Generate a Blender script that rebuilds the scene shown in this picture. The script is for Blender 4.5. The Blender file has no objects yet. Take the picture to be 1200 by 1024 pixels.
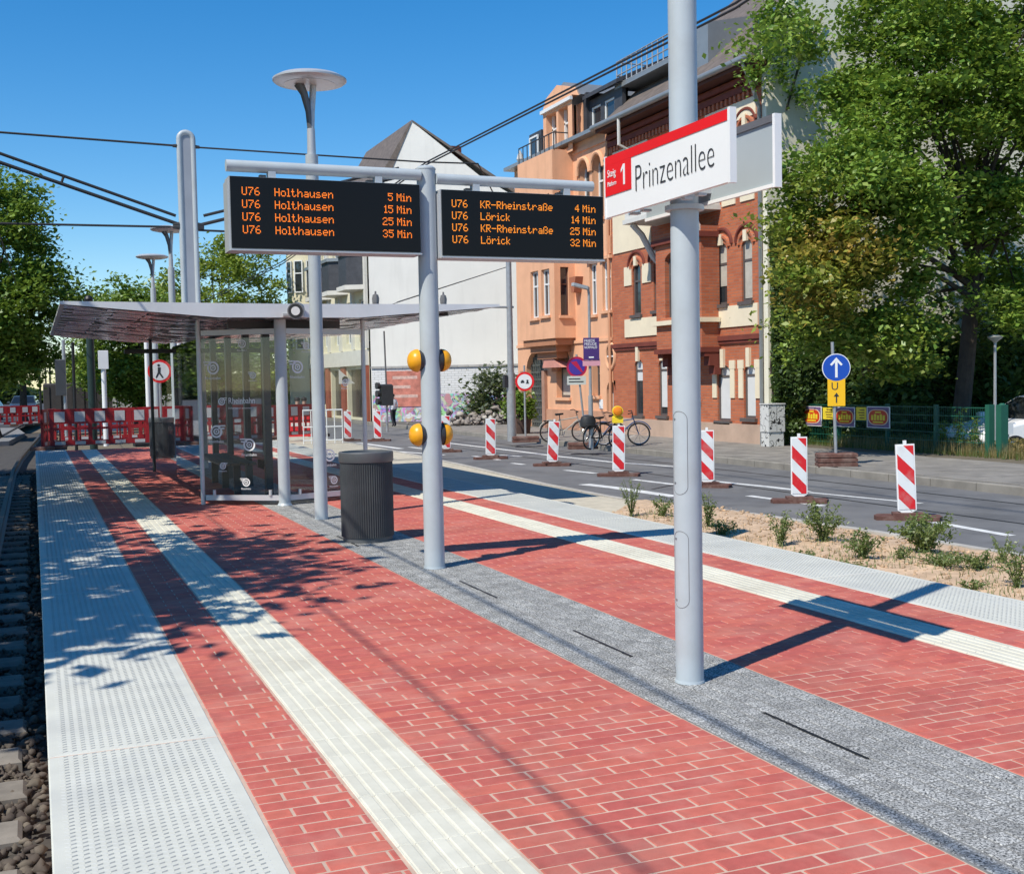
import bpy, math, random
import numpy as np
from mathutils import Vector, Matrix
rng = random.Random(7)
nr = np.random.default_rng(11)
S = bpy.context.scene
COL = S.collection
# ------------------------------------------------------------ camera
F, CX, CY, H = 1375.0, 600.0, 512.0, 1.6
yw, pt, rl = [math.radians(a) for a in (22.15, -2.8, -1.09)]
fw = Vector((math.sin(yw) * math.cos(pt), math.cos(yw) * math.cos(pt), math.sin(pt)))
r0 = Vector((math.cos(yw), -math.sin(yw), 0.0))
u0 = r0.cross(fw)
rt = r0 * math.cos(rl) + u0 * math.sin(rl)
up = u0 * math.cos(rl) - r0 * math.sin(rl)
cam = bpy.data.cameras.new('camera')
cam.sensor_width = 36.0
cam.lens = F / 1200.0 * 36.0
cam.clip_end = 3000
camo = bpy.data.objects.new('camera', cam)
M = Matrix((rt, up, -fw)).transposed().to_4x4()
M.translation = (0, 0, H)
camo.matrix_world = M
COL.objects.link(camo)
S.camera = camo
# ------------------------------------------------------------ sky, sun, exposure
SUN_EL = math.radians(51.8)
SUN_AZ = math.atan2(-0.89, -0.456)          # clockwise from +Y
W = bpy.data.worlds.new('World'); S.world = W; W.use_nodes = True
wn = W.node_tree
for n in list(wn.nodes): wn.nodes.remove(n)
sky = wn.nodes.new('ShaderNodeTexSky'); sky.sky_type = 'NISHITA'; sky.sun_disc = False
sky.sun_elevation = SUN_EL; sky.sun_rotation = SUN_AZ
sky.air_density = 1.0; sky.dust_density = 0.1; sky.ozone_density = 4.0; sky.altitude = 50
bgn = wn.nodes.new('ShaderNodeBackground'); bgn.inputs[1].default_value = 0.14
won = wn.nodes.new('ShaderNodeOutputWorld')
shs = wn.nodes.new('ShaderNodeHueSaturation'); shs.inputs['Saturation'].default_value = 1.38
wn.links.new(sky.outputs[0], shs.inputs['Color']); wn.links.new(shs.outputs[0], bgn.inputs[0]); wn.links.new(bgn.outputs[0], won.inputs[0])
sl = bpy.data.lights.new('sun', 'SUN'); sl.energy = 5.0; sl.angle = math.radians(0.5); sl.color = (1.0, 0.935, 0.82)
so = bpy.data.objects.new('sun', sl); COL.objects.link(so)
sd = Vector((math.sin(SUN_AZ) * math.cos(SUN_EL), math.cos(SUN_AZ) * math.cos(SUN_EL), math.sin(SUN_EL)))
so.rotation_euler = sd.to_track_quat('Z', 'Y').to_euler(); so.location = (-20, -10, 40)
S.view_settings.view_transform = 'Standard'; S.view_settings.look = 'None'
S.view_settings.exposure = 0.1; S.view_settings.gamma = 1.0; S.view_settings.use_curve_mapping = False
S.render.engine = 'CYCLES'

# ------------------------------------------------------------ photo pixel -> world helpers
def ray(x, y): return rt * ((x - CX) / F) - up * ((y - CY) / F) + fw
def gp(x, y, z=0.0):
    d = ray(x, y); t = (z - H) / d.z; return Vector((d.x * t, d.y * t, z))
def aX(x, y, X):
    d = ray(x, y); t = X / d.x; return Vector((X, d.y * t, H + d.z * t))
def aY(x, y, Y):
    d = ray(x, y); t = Y / d.y; return Vector((d.x * t, Y, H + d.z * t))
def pj(p):
    v = Vector(p) - Vector((0, 0, H)); w = v.dot(fw)
    return (CX + F * v.dot(rt) / w, CY - F * v.dot(up) / w, w)

# ------------------------------------------------------------ mesh helpers
class MB:
    def __init__(s): s.v = []; s.f = []; s.m = []
    def add(s, vs, fs, m=0):
        o = len(s.v); s.v += [tuple(v) for v in vs]; s.f += [tuple(i + o for i in f) for f in fs]; s.m += [m] * len(fs); return s
    def box(s, x0, y0, z0, x1, y1, z1, m=0):
        x0, x1 = min(x0, x1), max(x0, x1); y0, y1 = min(y0, y1), max(y0, y1); z0, z1 = min(z0, z1), max(z0, z1)
        v = [(x0, y0, z0), (x1, y0, z0), (x1, y1, z0), (x0, y1, z0), (x0, y0, z1), (x1, y0, z1), (x1, y1, z1), (x0, y1, z1)]
        return s.add(v, [(0, 3, 2, 1), (4, 5, 6, 7), (0, 1, 5, 4), (1, 2, 6, 5), (2, 3, 7, 6), (3, 0, 4, 7)], m)
    def cham(s, x0, y0, z0, x1, y1, z1, c, m=0):
        v = [(x0, y0, z0), (x1, y0, z0), (x1, y1, z0), (x0, y1, z0), (x0, y0, z1 - c), (x1, y0, z1 - c), (x1, y1, z1 - c), (x0, y1, z1 - c),
             (x0 + c, y0 + c, z1), (x1 - c, y0 + c, z1), (x1 - c, y1 - c, z1), (x0 + c, y1 - c, z1)]
        return s.add(v, [(0, 1, 5, 4), (1, 2, 6, 5), (2, 3, 7, 6), (3, 0, 4, 7), (4, 5, 9, 8), (5, 6, 10, 9), (6, 7, 11, 10), (7, 4, 8, 11), (8, 9, 10, 11)], m)
    def cyl(s, p0, p1, r0, r1=None, n=12, m=0, caps=True):
        r1 = r0 if r1 is None else r1
        p0 = Vector(p0); p1 = Vector(p1); d = (p1 - p0).normalized()
        a = d.cross(Vector((0, 0, 1)) if abs(d.z) < .9 else Vector((1, 0, 0))).normalized(); b = d.cross(a)
        vs = []
        for p, r in ((p0, r0), (p1, r1)):
            for i in range(n):
                t = 2 * math.pi * i / n; vs.append(p + (a * math.cos(t) + b * math.sin(t)) * r)
        fs = [(i, (i + 1) % n, n + (i + 1) % n, n + i) for i in range(n)]
        fs = [f[::-1] for f in fs]
        if caps: fs += [tuple(range(n)), tuple(range(2 * n - 1, n - 1, -1))]
        return s.add(vs, fs, m)
    def tube(s, pts, r, n=8, m=0, caps=True):
        pts = [Vector(p) for p in pts]; rs = r if isinstance(r, (list, tuple)) else [r] * len(pts)
        vs = []; a = None
        for i, p in enumerate(pts):
            d = (pts[min(i + 1, len(pts) - 1)] - pts[max(i - 1, 0)]).normalized()
            if a is None: a = d.cross(Vector((0, 0, 1)) if abs(d.z) < .9 else Vector((1, 0, 0))).normalized()
            else: a = (a - d * a.dot(d)).normalized()
            b = d.cross(a)
            for k in range(n):
                t = 2 * math.pi * k / n; vs.append(p + (a * math.cos(t) + b * math.sin(t)) * rs[i])
        fs = []
        for i in range(len(pts) - 1):
            for k in range(n): fs.append((i * n + k, (i + 1) * n + k, (i + 1) * n + (k + 1) % n, i * n + (k + 1) % n))
        if caps: fs += [tuple(range(n)), tuple(range(len(vs) - 1, len(vs) - n - 1, -1))]
        return s.add(vs, fs, m)
    def prism(s, poly, vec, m=0):
        n = len(poly); vec = Vector(vec); a = [Vector(p) for p in poly]; b = [p + vec for p in a]
        fs = [(i, (i + 1) % n, n + (i + 1) % n, n + i) for i in range(n)] + [tuple(range(n - 1, -1, -1)), tuple(range(n, 2 * n))]
        return s.add(a + b, fs, m)
    def lathe(s, prof, c=(0, 0, 0), n=24, m=0, sx=1, sy=1):
        vs = []; fs = []
        for r, z in prof:
            for i in range(n):
                t = 2 * math.pi * i / n; vs.append((c[0] + r * math.cos(t) * sx, c[1] + r * math.sin(t) * sy, c[2] + z))
        for j in range(len(prof) - 1):
            for i in range(n): fs.append((j * n + i, j * n + (i + 1) % n, (j + 1) * n + (i + 1) % n, (j + 1) * n + i))
        fs += [tuple(range(n - 1, -1, -1)), tuple(range(len(vs) - n, len(vs)))]
        return s.add(vs, fs, m)
    def build(s, name, mats, parent=None, local=False, smooth=True, ang=35):
        o = Vector((0, 0, 0))
        if parent is not None and not local: o = wloc(parent)
        me = bpy.data.meshes.new(name)
        vv = s.v if o.length == 0 else [(v[0] - o.x, v[1] - o.y, v[2] - o.z) for v in s.v]
        me.from_pydata(vv, [], s.f)
        return finish(me, name, mats, parent, s.m if max(s.m, default=0) else None, smooth, ang)
def finish(me, name, mats, parent=None, mi=None, smooth=True, ang=35):
    mats = mats if isinstance(mats, (list, tuple)) else [mats]
    for m in mats: me.materials.append(m)
    if mi is not None: me.polygons.foreach_set('material_index', mi)
    if smooth and len(me.polygons):
        me.polygons.foreach_set('use_smooth', [True] * len(me.polygons))
        me.set_sharp_from_angle(angle=math.radians(ang))
    me.update()
    ob = bpy.data.objects.new(name, me); COL.objects.link(ob)
    if parent is not None: ob.parent = parent
    return ob
def wloc(o):
    l = Vector((0, 0, 0))
    while o is not None: l += o.location; o = o.parent
    return l
def thing(name, label, cat, loc=(0, 0, 0), rz=0.0, group=None):
    o = bpy.data.objects.new(name, None); COL.objects.link(o); o.empty_display_size = .2
    o.location = loc; o.rotation_euler = (0, 0, rz); return tag(o, label, cat, group)
def tag(o, label, cat=None, group=None):
    o['label'] = label
    if cat: o['category'] = cat
    if group: o['group'] = group
    return o
def kind(o, k): o['kind'] = k; return o
def copytree(o, parent=None):
    c = o.copy(); COL.objects.link(c); c.parent = parent
    for ch in o.children: copytree(ch, c)
    return c
def inst(name, me, loc, parent, sc=(1, 1, 1), rz=0.0):
    o = bpy.data.objects.new(name, me); COL.objects.link(o); o.parent = parent
    o.location = Vector(loc) - (wloc(parent) if parent else Vector((0, 0, 0))); o.scale = sc; o.rotation_euler = (0, 0, rz); return o
def text(body, size, mat, parent, loc, rot, name='lettering', sx=1.0, align='LEFT', offset=0.0, extrude=0.0008):
    cu = bpy.data.curves.new('t', 'FONT'); cu.body = body; cu.size = size; cu.align_x = align; cu.offset = offset; cu.extrude = extrude; cu.resolution_u = 4
    tmp = bpy.data.objects.new('t', cu); COL.objects.link(tmp)
    bpy.context.view_layer.update()
    me = bpy.data.meshes.new_from_object(tmp.evaluated_get(bpy.context.evaluated_depsgraph_get()))
    bpy.data.objects.remove(tmp); bpy.data.curves.remove(cu)
    me.materials.clear(); me.materials.append(mat)
    o = bpy.data.objects.new(name, me); COL.objects.link(o)
    if parent is not None: o.parent = parent
    o.location = Vector(loc) - (wloc(parent) if parent else Vector((0, 0, 0))); o.rotation_euler = rot; o.scale = (sx, 1, 1)
    return o
def npmesh(name, verts, nper, mats, parent=None, tint=None, smooth=False):
    """verts (N*nper,3) array, each nper verts one face"""
    n = len(verts) // nper
    me = bpy.data.meshes.new(name)
    o = wloc(parent) if parent is not None else Vector((0, 0, 0))
    v = np.asarray(verts, dtype=np.float32) - np.array(o, dtype=np.float32)
    me.vertices.add(len(v)); me.vertices.foreach_set('co', v.ravel())
    me.loops.add(n * nper); me.loops.foreach_set('vertex_index', np.arange(n * nper, dtype=np.int32))
    me.polygons.add(n); me.polygons.foreach_set('loop_start', np.arange(0, n * nper, nper, dtype=np.int32))
    if tint is not None:
        a = me.attributes.new('tint', 'FLOAT', 'FACE'); a.data.foreach_set('value', np.asarray(tint, dtype=np.float32))
    me.update(calc_edges=True); me.validate()
    return finish(me, name, mats, parent, None, smooth)

# ------------------------------------------------------------ materials
MATS = {}
def nodes(name):
    m = bpy.data.materials.new(name); m.use_nodes = True; t = m.node_tree
    return m, t, t.nodes['Principled BSDF'], t.nodes['Material Output']
def N(t, k, **kw):
    n = t.nodes.new(k)
    for a, b in kw.items(): setattr(n, a, b)
    return n
def L(t, a, b): t.links.new(a, b)
def mth(t, op, a, b=None):
    n = t.nodes.new('ShaderNodeMath'); n.operation = op
    for i, x in enumerate((a, b)):
        if x is None: continue
        if isinstance(x, (int, float)): n.inputs[i].default_value = x
        else: t.links.new(x, n.inputs[i])
    return n.outputs[0]
def noise(t, scale, detail=4, rough=.55, vec=None):
    n = N(t, 'ShaderNodeTexNoise'); n.inputs['Scale'].default_value = scale; n.inputs['Detail'].default_value = detail; n.inputs['Roughness'].default_value = rough
    if vec is None: vec = N(t, 'ShaderNodeNewGeometry').outputs['Position']
    L(t, vec, n.inputs['Vector']); return n.outputs['Fac']
def mix(t, fac, a, b, mode='MIX'):
    n = N(t, 'ShaderNodeMix', data_type='RGBA', blend_type=mode)
    for sck, x in ((n.inputs[0], fac), (n.inputs[6], a), (n.inputs[7], b)):
        if isinstance(x, (int, float)): sck.default_value = x
        elif isinstance(x, tuple): sck.default_value = (*x[:3], 1)
        else: L(t, x, sck)
    return n.outputs[2]
def mapr(t, x, a, b, c, d):
    n = N(t, 'ShaderNodeMapRange'); L(t, x, n.inputs[0])
    for i, v in enumerate((a, b, c, d)): n.inputs[i + 1].default_value = v
    return n.outputs[0]
def rnd(t):
    a = N(t, 'ShaderNodeObjectInfo').outputs['Random']; b = N(t, 'ShaderNodeNewGeometry').outputs['Random Per Island']
    return mth(t, 'FRACT', mth(t, 'ADD', a, b))
def PM(name, col, rough=.6, metal=0.0, var=.12, vs=2.5, bump=0.0, bs=60, rv=0.0, spec=.5, dirt=None, dirts=.7, dirta=.35, hue=0.0, streak=0.0, stain=None):
    if name in MATS: return MATS[name]
    m, t, p, o = nodes(name)
    c = (*col, 1)
    base = N(t, 'ShaderNodeRGB').outputs[0]; base.default_value = c
    if var: 
        f = noise(t, vs, 6, .6); v = mapr(t, f, .3, .7, 1 - var, 1 + var)
        if rv: v = mth(t, 'MULTIPLY', v, mapr(t, rnd(t), 0, 1, 1 - rv, 1 + rv))
        hs = N(t, 'ShaderNodeHueSaturation'); L(t, base, hs.inputs['Color']); L(t, v, hs.inputs['Value'])
        if hue: L(t, mapr(t, rnd(t), 0, 1, .5 - hue, .5 + hue), hs.inputs['Hue'])
        base = hs.outputs[0]
    if dirt is not None:
        f = mapr(t, noise(t, dirts, 8, .65), .48, .7, 0, dirta)
        base = mix(t, f, base, dirt)
    if streak:
        mp = N(t, 'ShaderNodeMapping'); L(t, N(t, 'ShaderNodeNewGeometry').outputs['Position'], mp.inputs[0]); mp.inputs['Scale'].default_value = (1, 1, .12)
        f = mapr(t, noise(t, 2.2, 6, .6, mp.outputs[0]), .5, .75, 0, streak); base = mix(t, f, base, tuple(c_ * .55 for c_ in col))
    if stain:
        f = mapr(t, noise(t, stain[1], 7, .62), .5, .72, 0, stain[2]); base = mix(t, f, base, stain[0])
    L(t, base, p.inputs['Base Color'])
    p.inputs['Roughness'].default_value = rough; p.inputs['Metallic'].default_value = metal; p.inputs['Specular IOR Level'].default_value = spec
    if bump:
        b = N(t, 'ShaderNodeBump'); b.inputs['Strength'].default_value = bump; b.inputs['Distance'].default_value = .01
        L(t, noise(t, bs, 5, .6), b.inputs['Height']); L(t, b.outputs[0], p.inputs['Normal'])
    MATS[name] = m; return m
def emis(name, col, s):
    m, t, p, o = nodes(name); p.inputs['Base Color'].default_value = (0.02, .01, 0, 1)
    p.inputs['Emission Color'].default_value = (*col, 1); p.inputs['Emission Strength'].default_value = s; return m
def glassm(name, tint=(.86, .9, .9), refl=1.0):
    m, t, p, o = nodes(name)
    tr = N(t, 'ShaderNodeBsdfTransparent'); tr.inputs[0].default_value = (*tint, 1)
    gl = N(t, 'ShaderNodeBsdfGlossy'); gl.inputs['Roughness'].default_value = .02
    fr = N(t, 'ShaderNodeFresnel'); fr.inputs[0].default_value = 1.5
    mx = N(t, 'ShaderNodeMixShader'); L(t, mth(t, 'MULTIPLY', fr.outputs[0], refl), mx.inputs[0]); L(t, tr.outputs[0], mx.inputs[1]); L(t, gl.outputs[0], mx.inputs[2])
    L(t, mx.outputs[0], o.inputs[0]); return m
def leafm(name, c1, c2, c3=None):
    """c1..c2 by leaf random, c3 = autumn colour weighted by the tint attribute"""
    m, t, p, o = nodes(name)
    r = N(t, 'ShaderNodeNewGeometry').outputs['Random Per Island']
    c = mix(t, r, c1, c2)
    if c3:
        a = N(t, 'ShaderNodeAttribute'); a.attribute_name = 'tint'; c = mix(t, a.outputs['Fac'], c, c3)
    df = N(t, 'ShaderNodeBsdfDiffuse'); L(t, c, df.inputs[0])
    tl = N(t, 'ShaderNodeBsdfTranslucent'); L(t, mix(t, .5, c, (.26, .36, .04)), tl.inputs[0])
    gl = N(t, 'ShaderNodeBsdfGlossy'); gl.inputs['Roughness'].default_value = .45; gl.inputs[0].default_value = (.6, .65, .6, 1)
    a = N(t, 'ShaderNodeMixShader'); a.inputs[0].default_value = .36; L(t, df.outputs[0], a.inputs[1]); L(t, tl.outputs[0], a.inputs[2])
    b = N(t, 'ShaderNodeMixShader'); b.inputs[0].default_value = .06; L(t, a.outputs[0], b.inputs[1]); L(t, gl.outputs[0], b.inputs[2])
    L(t, b.outputs[0], o.inputs[0]); return m

grey_paint = PM('grey_paint', (.43, .48, .51), .38, var=.05, vs=4, bump=.03, bs=30, dirt=(.33, .33, .32), dirta=.3, dirts=2.5, streak=.25)
silver = PM('silver', (.52, .54, .56), .4, .3, var=.05)
steel = PM('steel', (.42, .44, .46), .32, .8, var=.08)
dark_metal = PM('dark_metal', (.035, .037, .04), .45, var=.15, vs=8)
black = PM('black', (.012, .012, .013), .5, var=.1)
white_paint = PM('white_paint', (.78, .79, .79), .4, var=.03)
sign_red = PM('sign_red', (.75, .012, .016), .4, var=.03)
wire_m = PM('wire_black', (.02, .02, .022), .6, var=0)
# ============================================================ GROUND AND PLATFORM
Z_ROAD, Z_WALK = -0.25, -0.12
asphalt = PM('asphalt', (.135, .136, .14), .85, var=.22, vs=1.2, bump=.25, bs=90, dirt=(.19, .185, .175), dirts=.35, dirta=.6, stain=((.06, .06, .062), 1.6, .55))
asphalt_l = PM('asphalt_left', (.05, .05, .053), .9, var=.2, vs=1.0, bump=.2, bs=80)
soil = PM('soil', (.16, .13, .09), .95, var=.25, vs=.8)
walk_m = PM('walk', (.22, .205, .185), .9, var=.2, vs=2.0, bump=.2, bs=60, dirt=(.12, .11, .10), dirts=.5, dirta=.55, rv=.14)
concrete = PM('concrete', (.42, .40, .36), .85, var=.12, vs=3, bump=.15, bs=70, dirt=(.25, .23, .2), dirts=1.2)
beige_m = PM('beige_paving', (.50, .455, .36), .9, var=.14, vs=5, bump=.3, bs=120, dirt=(.33, .29, .22), dirts=.9, dirta=.5)
mark_m = PM('road_mark', (.66, .67, .66), .7, var=.15, vs=9, dirt=(.3, .3, .3), dirts=5, dirta=.5)
mortar = PM('mortar', (.52, .37, .29), .95, var=.15, vs=9)

def sheet(name, poly, z, m, parent=None):
    o = MB().add([(x, y, z) for x, y in poly], [tuple(range(len(poly)))]).build(name, m, parent, smooth=False)
    return o
kind(sheet('ground', [(-600, -200), (800, -200), (800, 1500), (-600, 1500)], -.75, soil), 'structure')
kind(sheet('road', [(6.0, -30), (13.5, -30), (13.5, 58), (14.2, 70), (14.2, 400), (6.0, 400)], Z_ROAD, asphalt), 'structure')
kind(sheet('road_left_of_tracks', [(-60, 24), (-2.6, 24), (-2.2, 40), (-.9, 60), (1.2, 90), (4, 130), (6.0, 180), (6.0, 400), (-60, 400)], -.36, asphalt_l), 'structure')
kind(sheet('verge', [(-60, -30), (-3.0, -30), (-3.0, 23.9), (-60, 23.9)], -.34, PM('verge_soil', (.11, .10, .06), .95, var=.3, vs=2)), 'structure')
# far pavement: slab paving laid as real flags near the camera-side
wk = kind(MB().box(13.55, -20, -.7, 16.9, 130, Z_WALK - .012).build('pavement', PM('walk_joint', (.10, .095, .085), .95, var=.2), smooth=False), 'structure')
flags = []
for i in range(9):
    for j in range(100):
        x0 = 13.7 + i * .34; y0 = 8 + j * .34 + (.17 if i % 2 else 0)
        flags.append((x0, y0, x0 + .33, y0 + .33))
mbf = MB()
fl_me = bpy.data.meshes.new('paving_flag')
for x0, y0, x1, y1 in flags:
    zz = Z_WALK + rng.uniform(-.004, .004)
    mbf.cham(x0, y0, Z_WALK - .04, x1, y1, zz, .006)
kind(mbf.build('paving_flags', walk_m, wk, smooth=False), 'stuff')
mbx = MB().box(16.78, -20, -.7, 18.35, 130, Z_WALK - .002).box(18.351, 24.5, -.7, 60, 130, Z_WALK - .002).prism([(18.351, -20, -.9), (60, -20, -.9), (60, -20, -.4), (19.0, -20, -.4), (18.351, -20, Z_WALK - .003)], (0, 44.4, 0))
kind(mbx.build('yard_ground', PM('yard', (.12, .10, .07), .95, var=.35, vs=1.4, bump=.4, bs=20), wk, smooth=False), 'structure')
# kerb along the far pavement
kb = MB()
for j in range(-10, 95): kb.cham(13.4, j * 1.0, -.6, 13.548, j + .985, Z_WALK + .004, .015)
kb_o = kind(kb.build('kerb_far', PM('kerb_old', (.22, .205, .18), .9, var=.2, vs=3, bump=.2, bs=50), smooth=False), 'structure')
# kerb on the near side follows the road edge
edge = [(8.55, -10), (8.55, 8.3), (8.5, 10.5), (8.33, 12.3), (8.12, 14.0), (8.02, 16.0), (8.05, 18.5), (8.4, 23.5), (8.6, 28), (8.8, 40), (8.9, 60)]
def resample(path, step):
    out = [Vector((*path[0], 0))]
    for a, b in zip(path, path[1:]):
        a = Vector((*a, 0)); b = Vector((*b, 0)); n = max(1, round((b - a).length / step))
        out += [a.lerp(b, (k + 1) / n) for k in range(n)]
    return out
ep = resample(edge, .98)
kb = MB()
for a, b in zip(ep, ep[1:]):
    d = (b - a).normalized(); n = Vector((d.y, -d.x, 0)) * .11; a2 = a + d * .008; b2 = b - d * .008
    z1 = -.145 if a.y < 14 else -.2
    kb.prism([(a2 - n * 0) + Vector((0, 0, -.4)), (a2 + n) + Vector((0, 0, -.4)), a2 + n + Vector((0, 0, z1)), a2 + Vector((0, 0, z1))], b2 - a2)
kind(kb.build('kerb_near', concrete, smooth=False), 'structure')
# beige paving beside the platform, in slabs
be = [(6.325, 12.5)] + [(p.x - .01, p.y) for p in ep if p.y > 14.2]
be += [(6.325, ep[-1].y)]
mb = MB().prism([(x, y, -.7) for x, y in be], (0, 0, .485))
bp = kind(mb.build('beige_pavement', beige_m, smooth=False), 'structure')
# sand bed: bumpy sheet
gx, gy = 56, 300
xs = np.linspace(0, 1, gx); ys = np.linspace(-3, 14.9, gy)
ex = np.interp(ys, [p.y for p in ep], [p.x for p in ep])
def fbm(x, y, seed, octs=5, f=1.0):
    r = np.random.default_rng(seed); z = np.zeros_like(x); a = 1.0
    for k in range(octs):
        for q in range(4):
            th = r.uniform(0, 6.28); ph = r.uniform(0, 6.28); z += a * np.sin((x * np.cos(th) + y * np.sin(th)) * f * r.uniform(.8, 1.3) * 2 ** k * 1.7 + ph) / 4
        a *= .55
    return z
UX, UY = np.meshgrid(xs, ys)
XX = 6.325 + UX * (ex[:, None] - .005 - 6.325)
ZZ = -.10 + .035 * fbm(XX, UY, 3, 6, 1.6) + .05 * np.sin(UX * math.pi) - .05 * UX
end = np.clip((UY - (12.8 + (XX - 6.325) * 1.0)) / .25, 0, 1); ZZ = ZZ * (1 - end) + end * (-.32)
sv = np.stack([XX, UY, ZZ], -1).reshape(-1, 3)
sf = [(j * gx + i, j * gx + i + 1, (j + 1) * gx + i + 1, (j + 1) * gx + i) for j in range(gy - 1) for i in range(gx - 1)]
me = bpy.data.meshes.new('sand_bed'); me.from_pydata(sv.tolist(), [], sf)
sand = PM('sand', (.56, .40, .265), .95, var=.22, vs=6, bump=.6, bs=60, dirt=(.38, .26, .16), dirts=2.2, dirta=.7, stain=((.30, .21, .14), 5, .5))
sbed = kind(finish(me, 'sand_bed', sand), 'structure')
def sandz(x, y):
    j = int(np.clip((y + 3) / 17.9 * (gy - 1), 0, gy - 1)); i = int(np.clip((x - 6.325) / (ex[j] - 6.33) * (gx - 1), 0, gx - 1)); return float(ZZ[j, i])
# clods and pebbles on the sand
def rocks(name, pts, smin, smax, m, parent=None, flat=.7, seed=1):
    r = np.random.default_rng(seed); n = len(pts)
    base = np.array([(1, 0, 0), (-1, 0, 0), (0, 1, 0), (0, -1, 0), (0, 0, 1), (0, 0, -1)], float)
    tri = np.array([(0, 2, 4), (2, 1, 4), (1, 3, 4), (3, 0, 4), (2, 0, 5), (1, 2, 5), (3, 1, 5), (0, 3, 5)])
    # subdivide once -> 18 verts / 32 tris gives blocky chippings
    V = base.tolist(); T = []; cache = {}
    def mid(a, b):
        k = (min(a, b), max(a, b))
        if k not in cache: cache[k] = len(V); V.append(((np.array(V[a]) + np.array(V[b])) / 2 * 1.25).tolist())
        return cache[k]
    for a, b, c in tri:
        ab, bc, ca = mid(a, b), mid(b, c), mid(c, a); T += [(a, ab, ca), (ab, b, bc), (ca, bc, c), (ab, bc, ca)]
    V = np.array(V); T = np.array(T); k = len(V)
    s = r.uniform(smin, smax, (n, 1, 1)) * r.uniform(.6, 1.3, (n, 1, 3)); s[:, :, 2] *= flat
    P = V[None] * (1 + r.uniform(-.42, .42, (n, k, 1))) * s
    th = r.uniform(0, 6.28, n); c, sn = np.cos(th), np.sin(th)
    x = P[:, :, 0] * c[:, None] - P[:, :, 1] * sn[:, None]; y = P[:, :, 0] * sn[:, None] + P[:, :, 1] * c[:, None]
    P = np.stack([x, y, P[:, :, 2]], -1) + np.asarray(pts)[:, None, :]
    allT = (T[None] + (np.arange(n) * k)[:, None, None]).reshape(-1, 3)
    me = bpy.data.meshes.new(name); me.vertices.add(n * k); me.vertices.foreach_set('co', (P.reshape(-1, 3) - (np.array(wloc(parent)) if parent else 0)).astype(np.float32).ravel())
    me.loops.add(allT.size); me.loops.foreach_set('vertex_index', allT.astype(np.int32).ravel())
    me.polygons.add(len(allT)); me.polygons.foreach_set('loop_start', np.arange(0, allT.size, 3, dtype=np.int32)); me.update(calc_edges=True)
    return finish(me, name, m, parent, None, False)
pp = []
for k in range(2200):
    y = rng.uniform(4, 13.5); x = rng.uniform(6.4, 8.4)
    pp.append((x, y, sandz(x, y) + .004))
clods = rocks('clods', pp, .004, .022, PM('clod', (.42, .29, .18), .95, var=.2, vs=8, rv=.35), sbed, seed=4); kind(clods, 'stuff')

# ---- road markings (each a sheet 4 mm up)
def mark(pts, w, name='road_marking'):
    mb = MB(); P = [gp(x, y, Z_ROAD) for x, y in pts]
    for a, b in zip(P, P[1:]):
        d = (b - a).normalized(); n = Vector((-d.y, d.x, 0)) * w / 2
        mb.add([a - n + Vector((0, 0, .004)), a + n + Vector((0, 0, .004)), b + n + Vector((0, 0, .004)), b - n + Vector((0, 0, .004))], [(0, 3, 2, 1)])
    return mb
mk = []
road = bpy.data.objects['road']
for pts, w in (([(480, 514), (540, 521), (600, 528), (655, 535), (717, 541.5), (792, 547)], .15), ([(600, 542.8), (614, 544.5)], .14), ([(662, 551), (698, 554.8)], .14),
               ([(742, 562), (792, 568)], .14), ([(836, 564), (900, 570.5), (947, 576)], .15), ([(877, 581), (965, 593)], .14), ([(1095, 612), (1185, 628)], .14),
               ([(684, 567.5), (720, 571.5), (792, 582)], .24), ([(585, 533), (611, 534.8)], .14), ([(555, 534.5), (585, 539)], .14), ([(480, 524), (520, 529)], .14), ([(420, 519), (470, 526)], .2),
               ([(947, 577), (1080, 590)], .10), ([(430, 526), (520, 533.5)], .16)):
    mark(pts, w).build('road_marking', mark_m, road, smooth=False)
# tar seams
tar = PM('tar_seam', (.02, .02, .021), .6, var=.2)
for (x0, y0), (x1, y1) in (((11.0, 8), (10.7, 34)), ((12.6, 6), (12.4, 36)), ((9.4, 17), (11.2, 18.2))):
    d = Vector((x1 - x0, y1 - y0, 0)).normalized(); n = Vector((-d.y, d.x, 0)) * .03
    a = Vector((x0, y0, Z_ROAD + .003)); b = Vector((x1, y1, Z_ROAD + .003))
    MB().add([a - n, a + n, b + n, b - n], [(0, 3, 2, 1)]).build('tar_seam', tar, road, smooth=False)

# ---- platform
PW = 6.32; Y0, Y1 = -3.0, 32.3
plat = kind(MB().box(0.012, Y0, -1.0, PW - .012, Y1, -.0035).build('platform', mortar, smooth=False), 'structure')
brick_m = PM('platform_brick', (.475, .112, .084), .8, var=.13, vs=14, bump=.25, bs=160, rv=.09, hue=.004, dirt=(.56, .24, .19), dirts=2.2, dirta=.55, stain=((.24, .075, .055), .9, .5))
tile_m = PM('tactile_cream', (.61, .595, .50), .75, var=.08, vs=7, bump=.12, bs=120, rv=.05, dirt=(.52, .49, .40), dirts=2.2, dirta=.5, stain=((.38, .35, .28), 1.3, .5))
slab_m = PM('edge_slab', (.55, .555, .50), .8, var=.07, vs=4, bump=.12, bs=150, rv=.02, dirt=(.48, .50, .49), dirts=1.6, dirta=.45, stain=((.36, .36, .34), .8, .45))
m, t, p, o = nodes('granite_sett'); MATS['granite_sett'] = m; sett_m = m
f1 = noise(t, 95, 3, .8); f2 = noise(t, 9, 4)
cr = N(t, 'ShaderNodeValToRGB'); L(t, f1, cr.inputs[0]); cr.color_ramp.elements[0].position = .40; cr.color_ramp.elements[1].position = .60
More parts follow.
